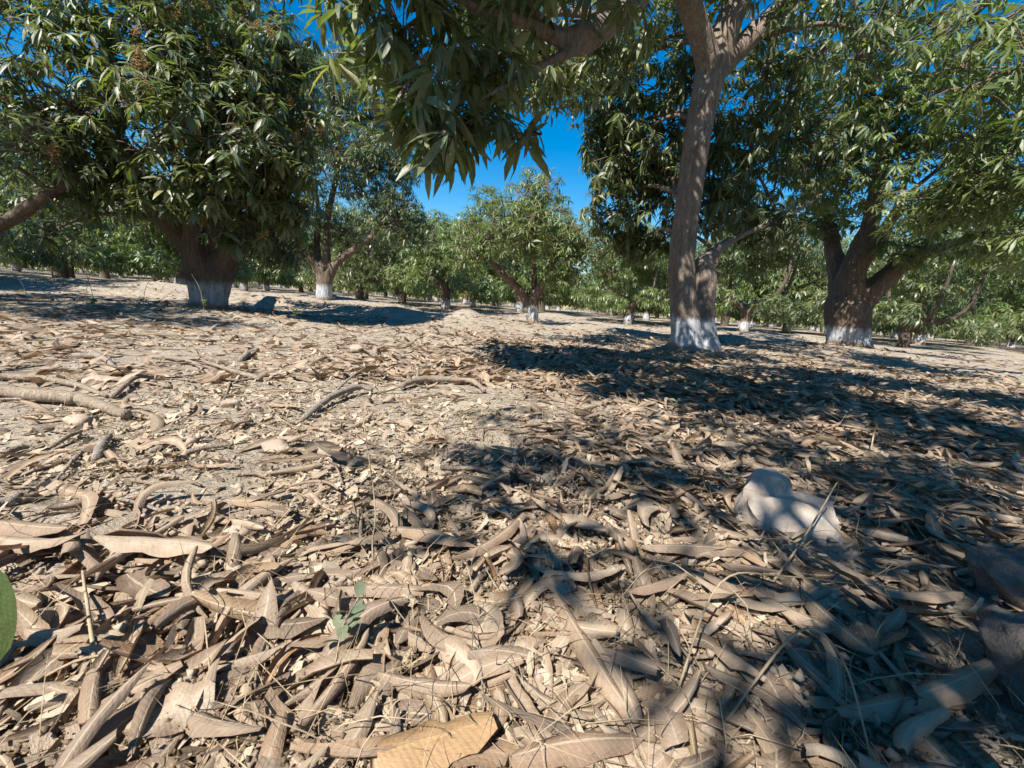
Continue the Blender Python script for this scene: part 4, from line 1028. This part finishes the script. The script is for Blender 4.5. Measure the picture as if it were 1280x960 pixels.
# upright or arching dry stalks
def stalk(pts, r, mat, label, group=None):
    """pts: x, y, height above ground"""
    return stick('dry_stalk', pts, [r, r * 0.9, r * 0.6], mat, label, 'stalk', group, sides=5, wob=0.05)
stalk([pt((-0.205,0.61), 0.0), pt((-0.213,0.631), 0.045), pt((-0.218,0.655), 0.10), ((-0.295,0.8,0.134)[0], 0.80, 0.215)], 0.0016, M_straw, 'single upright dry stalk rising from the litter at the shade edge')
stalk([pt((0.465,0.633), 0.02), pt((0.58,0.735), 0.045), ((0.673,0.8,0.095)[0], 0.80, 0.135)], 0.0022, M_straw, 'slanting dry stalk leaning in front of the pale stone')
stalk([pt((0.202,0.385), 0.02), ((0.298,0.5,-0.027)[0], 0.50, 0.105), ((0.398,0.52,-0.017)[0], 0.52, 0.11), ((0.559,0.52,-0.024)[0], 0.52, 0.105)], 0.0014, M_straw, 'arching hooked dry stalk over dark litter')
stalk([pt((0.253,0.374), 0.02), ((0.367,0.44,-0.022)[0], 0.44, 0.09), ((0.41,0.42,-0.031)[0], 0.42, 0.07), pt((0.382,0.323), 0.02)], 0.0016, M_straw, 'arching pale stem with a withered leaf at its bend')
stalk([pt((-0.356,0.289), 0.0), pt((-0.422,0.371), 0.02), ((-0.565,0.5,-0.03)[0], 0.50, 0.05)], 0.003, M_straw, 'tan fibrous stalk crossing the dark hollow')
stalk([pt((-0.504,0.354), 0.01), pt((-0.451,0.392), 0.03), pt((-0.37,0.408), 0.02)], 0.0018, M_straw, 'long thin straw lying across the dark hollow')
stalk([pt((0.003,0.321), 0.0), ((-0.012,0.42,-0.041)[0], 0.42, 0.04), ((-0.034,0.46,-0.015)[0], 0.46, 0.05)], 0.0013, M_stick_grey, 'thin dark twig arching over the ribbed leaf')
stalk([pt((-0.234,0.282), 0.0), pt((-0.262,0.328), 0.02), ((-0.362,0.45,-0.071)[0], 0.45, 0.04)], 0.0014, M_straw, 'forked thin stalk standing by the cracked flat leaf')
stalk([pt((1.356,1.496), 0.0), ((1.399,1.55,0.043)[0], 1.55, 0.06), ((1.404,1.55,0.085)[0], 1.55, 0.10)], 0.0028, M_straw, 'short upright stalk in the shaded litter beyond the pale stone')
for k, (px_, py_, h_) in enumerate([(-4.9, 4.75, 0.42), (-4.75, 4.7, 0.5), (-4.3, 4.8, 0.38), (-5.5, 4.7, 0.34), (-3.55, 4.75, 0.40), (-5.1, 4.6, 0.3)]):
    r_ = random.Random(k)
    dx = r_.uniform(-0.22, 0.22)
    stalk([(px_, py_, -0.01), (px_ + dx * 0.3, py_, h_ * 0.6), (px_ + dx, py_, h_)], 0.003, M_straw, 'dry bent stalk standing in the shade before the vase-trunked tree', 'dry stalks by the vase-trunked tree')

# loose twigs told apart singly
tr_ = random.Random(12)
for k in range(46):
    d = 0.9 * (3.6 / 0.9) ** tr_.random(); a = math.radians(tr_.uniform(-56, 12))
    x0, y0 = d * math.sin(a), d * math.cos(a)
    l = tr_.uniform(0.07, 0.24); yw = tr_.uniform(0, 6.3)
    dx, dy = math.cos(yw) * l, math.sin(yw) * l
    r0 = tr_.uniform(0.0025, 0.007)
    stick('twig', [(x0, y0, r0 + 0.004), (x0 + dx * 0.5 + tr_.uniform(-0.01, 0.01), y0 + dy * 0.5 + tr_.uniform(-0.01, 0.01), r0 + 0.01), (x0 + dx, y0 + dy, r0 + 0.003)], [r0, r0 * 0.9, r0 * 0.6],
          M_stick if k % 3 else M_stick_grey, 'small loose twig lying among chips on the open sunlit ground', 'twig', 'loose twigs on the sunlit ground', sides=6, sub=3)

def rock(name, c, size, mat, label, cat, seed, sub=3, rough=0.10, cuts=7, rot=0.0, sink=0.25, facet=True):
    import bmesh
    bm = bmesh.new()
    bmesh.ops.create_icosphere(bm, subdivisions=sub, radius=1.0)
    rng = np.random.default_rng(seed)
    pl = rng.normal(0, 1, (cuts, 3)); pl /= np.linalg.norm(pl, axis=1)[:, None]
    pd = rng.uniform(0.45, 0.8, cuts)
    for v in bm.verts:
        p = np.array(v.co)
        for n_, d_ in zip(pl, pd):
            k = p @ n_ - d_
            if k > 0: p = p - n_ * k
        p = p * (1 + rough * (float(vnoise(p[0] * 2.7 + p[2] * 1.9 + seed, p[1] * 2.7 - p[2] * 1.3, seed)) + 0.5 * float(vnoise(p[0] * 8 + p[2] * 5, p[1] * 8 - p[2] * 6, seed + 1))))
        v.co = Vector(p * size)
    me = bpy.data.meshes.new(name); bm.to_mesh(me); bm.free()
    me.materials.append(mat)
    if not facet: me.polygons.foreach_set('use_smooth', np.ones(len(me.polygons), bool))
    zmin = min(v.co.z for v in me.vertices)
    o = add(name, me, None, (c[0], c[1], H(c[0], c[1]) - zmin * (1 - sink * 2)), (0, 0, rot))
    return tag(o, label, cat)

import bmesh
def hull_stone(c, lobes, mat, label, seed):
    bm = bmesh.new()
    for pts in lobes:
        vs = [bm.verts.new(p) for p in pts]
        r_ = bmesh.ops.convex_hull(bm, input=vs)
    bmesh.ops.subdivide_edges(bm, edges=bm.edges[:], cuts=3, use_grid_fill=True)
    for v in bm.verts:
        p = v.co
        n_ = float(vnoise(p.x * 26 + p.z * 17 + seed, p.y * 26 - p.z * 11, seed)) + 0.5 * float(vnoise(p.x * 70 + p.z * 50, p.y * 70 - p.z * 45, seed + 1))
        v.co = p + Vector((n_, -n_ * 0.7, n_ * 0.8)) * 0.020
    for _ in range(1): bmesh.ops.smooth_vert(bm, verts=bm.verts[:], factor=0.3, use_axis_x=True, use_axis_y=True, use_axis_z=True)
    for f_ in bm.faces: f_.smooth = True
    me = bpy.data.meshes.new('stone'); bm.to_mesh(me); bm.free(); me.materials.append(mat); me.set_sharp_from_angle(angle=math.radians(14))
    o = add('stone', me, None, (c[0], c[1], H(*c) + 0.012))
    return tag(o, label, 'stone')
hull_stone((0.62, 0.86), [
    [(-0.09, 0.0, -0.02), (-0.09, 0.01, 0.070), (-0.055, 0.05, 0.100), (-0.01, 0.06, 0.106), (0.03, 0.05, 0.088), (0.035, 0.07, -0.02), (-0.06, 0.09, -0.02), (-0.02, -0.01, 0.072), (0.02, 0.0, 0.066)],
    [(-0.085, -0.05, 0.005), (-0.09, -0.02, 0.066), (0.0, -0.03, 0.070), (0.06, 0.02, 0.068), (0.105, 0.015, 0.052), (0.12, -0.03, 0.028), (0.085, -0.075, -0.018), (0.05, -0.07, 0.012), (-0.02, -0.065, 0.008), (0.10, 0.05, -0.02), (-0.07, 0.05, -0.02)]],
    M_stone, 'pale pinkish-white angular stone half sunk in dry leaves', 7)
rock('stone', (0.90, 0.66), (0.09, 0.07, 0.065), M_stone_rough, 'grainy grey-brown stone, smaller and farther of the two rough ones', 'stone', 3, sub=5, rough=0.45, cuts=11, facet=False, sink=0.2)
rock('stone', (0.725, 0.43), (0.13, 0.11, 0.095), M_stone_rough, 'large rough dark stone in deep shade beside dry leaves', 'stone', 4, sub=5, rough=0.4, cuts=12, facet=False, sink=0.2)
for k, (g_, s, lab) in enumerate([
    ((-1.282,1.184), 0.035, 'soil clod under the end of the thickest fallen branch'), ((-1.03,1.478), 0.03, 'pale flat soil clod on the open chips beside the side twig'),
    ((-0.871,1.073), 0.022, 'small pale soil clod beside a torn leaf piece'), ((-0.466,0.666), 0.022, 'soil clod on the chips in front of the sunlit fallen branches'),
    ((-0.523,1.722), 0.028, 'soil clod between the grey branch and the curved brown branch'), ((-1.174,3.062), 0.06, 'large soil clod lying on the bare ground behind the grey branch'),
    ((-0.635,1.082), 0.03, 'ashy white soil clod beside a reddish leaf')]):
    rock('soil_clod', g_, (s * 1.3, s, s * 0.7), M_clod, lab, 'clod', 20 + k, sub=3, rough=0.3, rot=k * 1.1, sink=0.25, facet=False)

# the grey-green weed in the litter
def weed(x, y, h, nl, label, mat, leaf=0.03, seed=1, group=None, spread=0.03, name='weed'):
    rng = np.random.default_rng(seed)
    z = H(x, y)
    root = add(name, None, None, (x, y, z))
    top = np.array([rng.uniform(-1, 1) * spread, rng.uniform(-1, 1) * spread, h])
    path = smooth_path([(0, 0, -0.01), top * [0.2, 0.2, 0.5], top], 5)
    b_ = Bag(); b_.add(*tube(path, np.linspace(0.0022, 0.0010, len(path)), 5))
    add('stem', b_.mesh('stem', M_stick_grey), root)
    for k in range(nl):
        v, st = leaves(1, 4, 2, leaf * rng.uniform(0.7, 1.2), leaf * 0.55, pitch=rng.uniform(-0.1, 0.8), droop=rng.uniform(0, 1.0), curl=0.4, rng=rng, wave=0.05)
        v = v.reshape(-1, 3) @ rotm(k * 2.4 + rng.uniform(-0.3, 0.3), 0.0, rng.normal(0, 0.3)).T
        q_ = path[int(len(path) * (0.35 + 0.64 * k / nl))]
        add('leaf', mesh_np('leaf', v, [grid_faces(1, 4, 2)], mat, True, st.reshape(-1, 3)), root, q_)
    tag(root, label, 'plant', group)
    return root
w1 = (-0.189,0.432)
weed(w1[0], w1[1], 0.10, 9, 'small grey-green weed seedling growing out of the dry leaves', M_weed, 0.026, 4)
weed(-4.62, 4.55, 0.10, 9, 'small bright green weed on the sunlit ground edge before the shade', M_green2, 0.07, 6)
weed(-2.75, 5.2, 0.16, 12, 'pale green weed tuft at the shade edge near the ridge', M_weed, 0.08, 7)
weed(-3.95, 5.3, 0.14, 10, 'yellowish green weed at the foot of the vase-shaped trunk', M_green2, 0.07, 8)
weed(0.78, 1.95, 0.07, 6, 'tiny green weed in the shaded litter beyond the pale stone', M_weed, 0.035, 9)
weed(0.60, 0.36, 0.045, 7, 'withered grey weed with drooping leaves in the shaded near litter', M_weed, 0.03, 10)

# green seedling close to the lens: one leaf reaches into view
LT = (-0.501,0.36,0.16)
sx, sy = LT[0] - 0.10, LT[1] - 0.03
sz = H(sx, sy)
root = add('mango_seedling', None, None, (sx, sy, sz))
pth = smooth_path([(0, 0, -0.01), (0.005, 0.005, 0.10), (0.04, 0.015, LT[2] - sz + 0.01), (LT[0] - sx, LT[1] - sy, LT[2] - sz)], 5)
b_ = Bag(); b_.add(*tube(pth, np.linspace(0.004, 0.0018, len(pth)), 6)); add('stem', b_.mesh('stem', M_stick_grey), root)
for k, (yaw_, pit, dr, L, q_) in enumerate([(-2.6, -1.35, 0.25, 0.105, pth[-1]), (2.6, 0.3, 1.0, 0.07, pth[8])]):
    v, st = leaves(1, 8, 4, L, L * 0.36, pitch=pit, droop=dr, curl=0.35, rng=hr, sharp=0.6)
    v = v.reshape(-1, 3) @ rotm(yaw_, 0.0, 0.0).T
    add('leaf', mesh_np('leaf', v, [grid_faces(1, 8, 4)], M_green2, True, st.reshape(-1, 3)), root, q_)
tag(root, 'green mango seedling whose glossy leaf hangs close to the viewer', 'seedling')
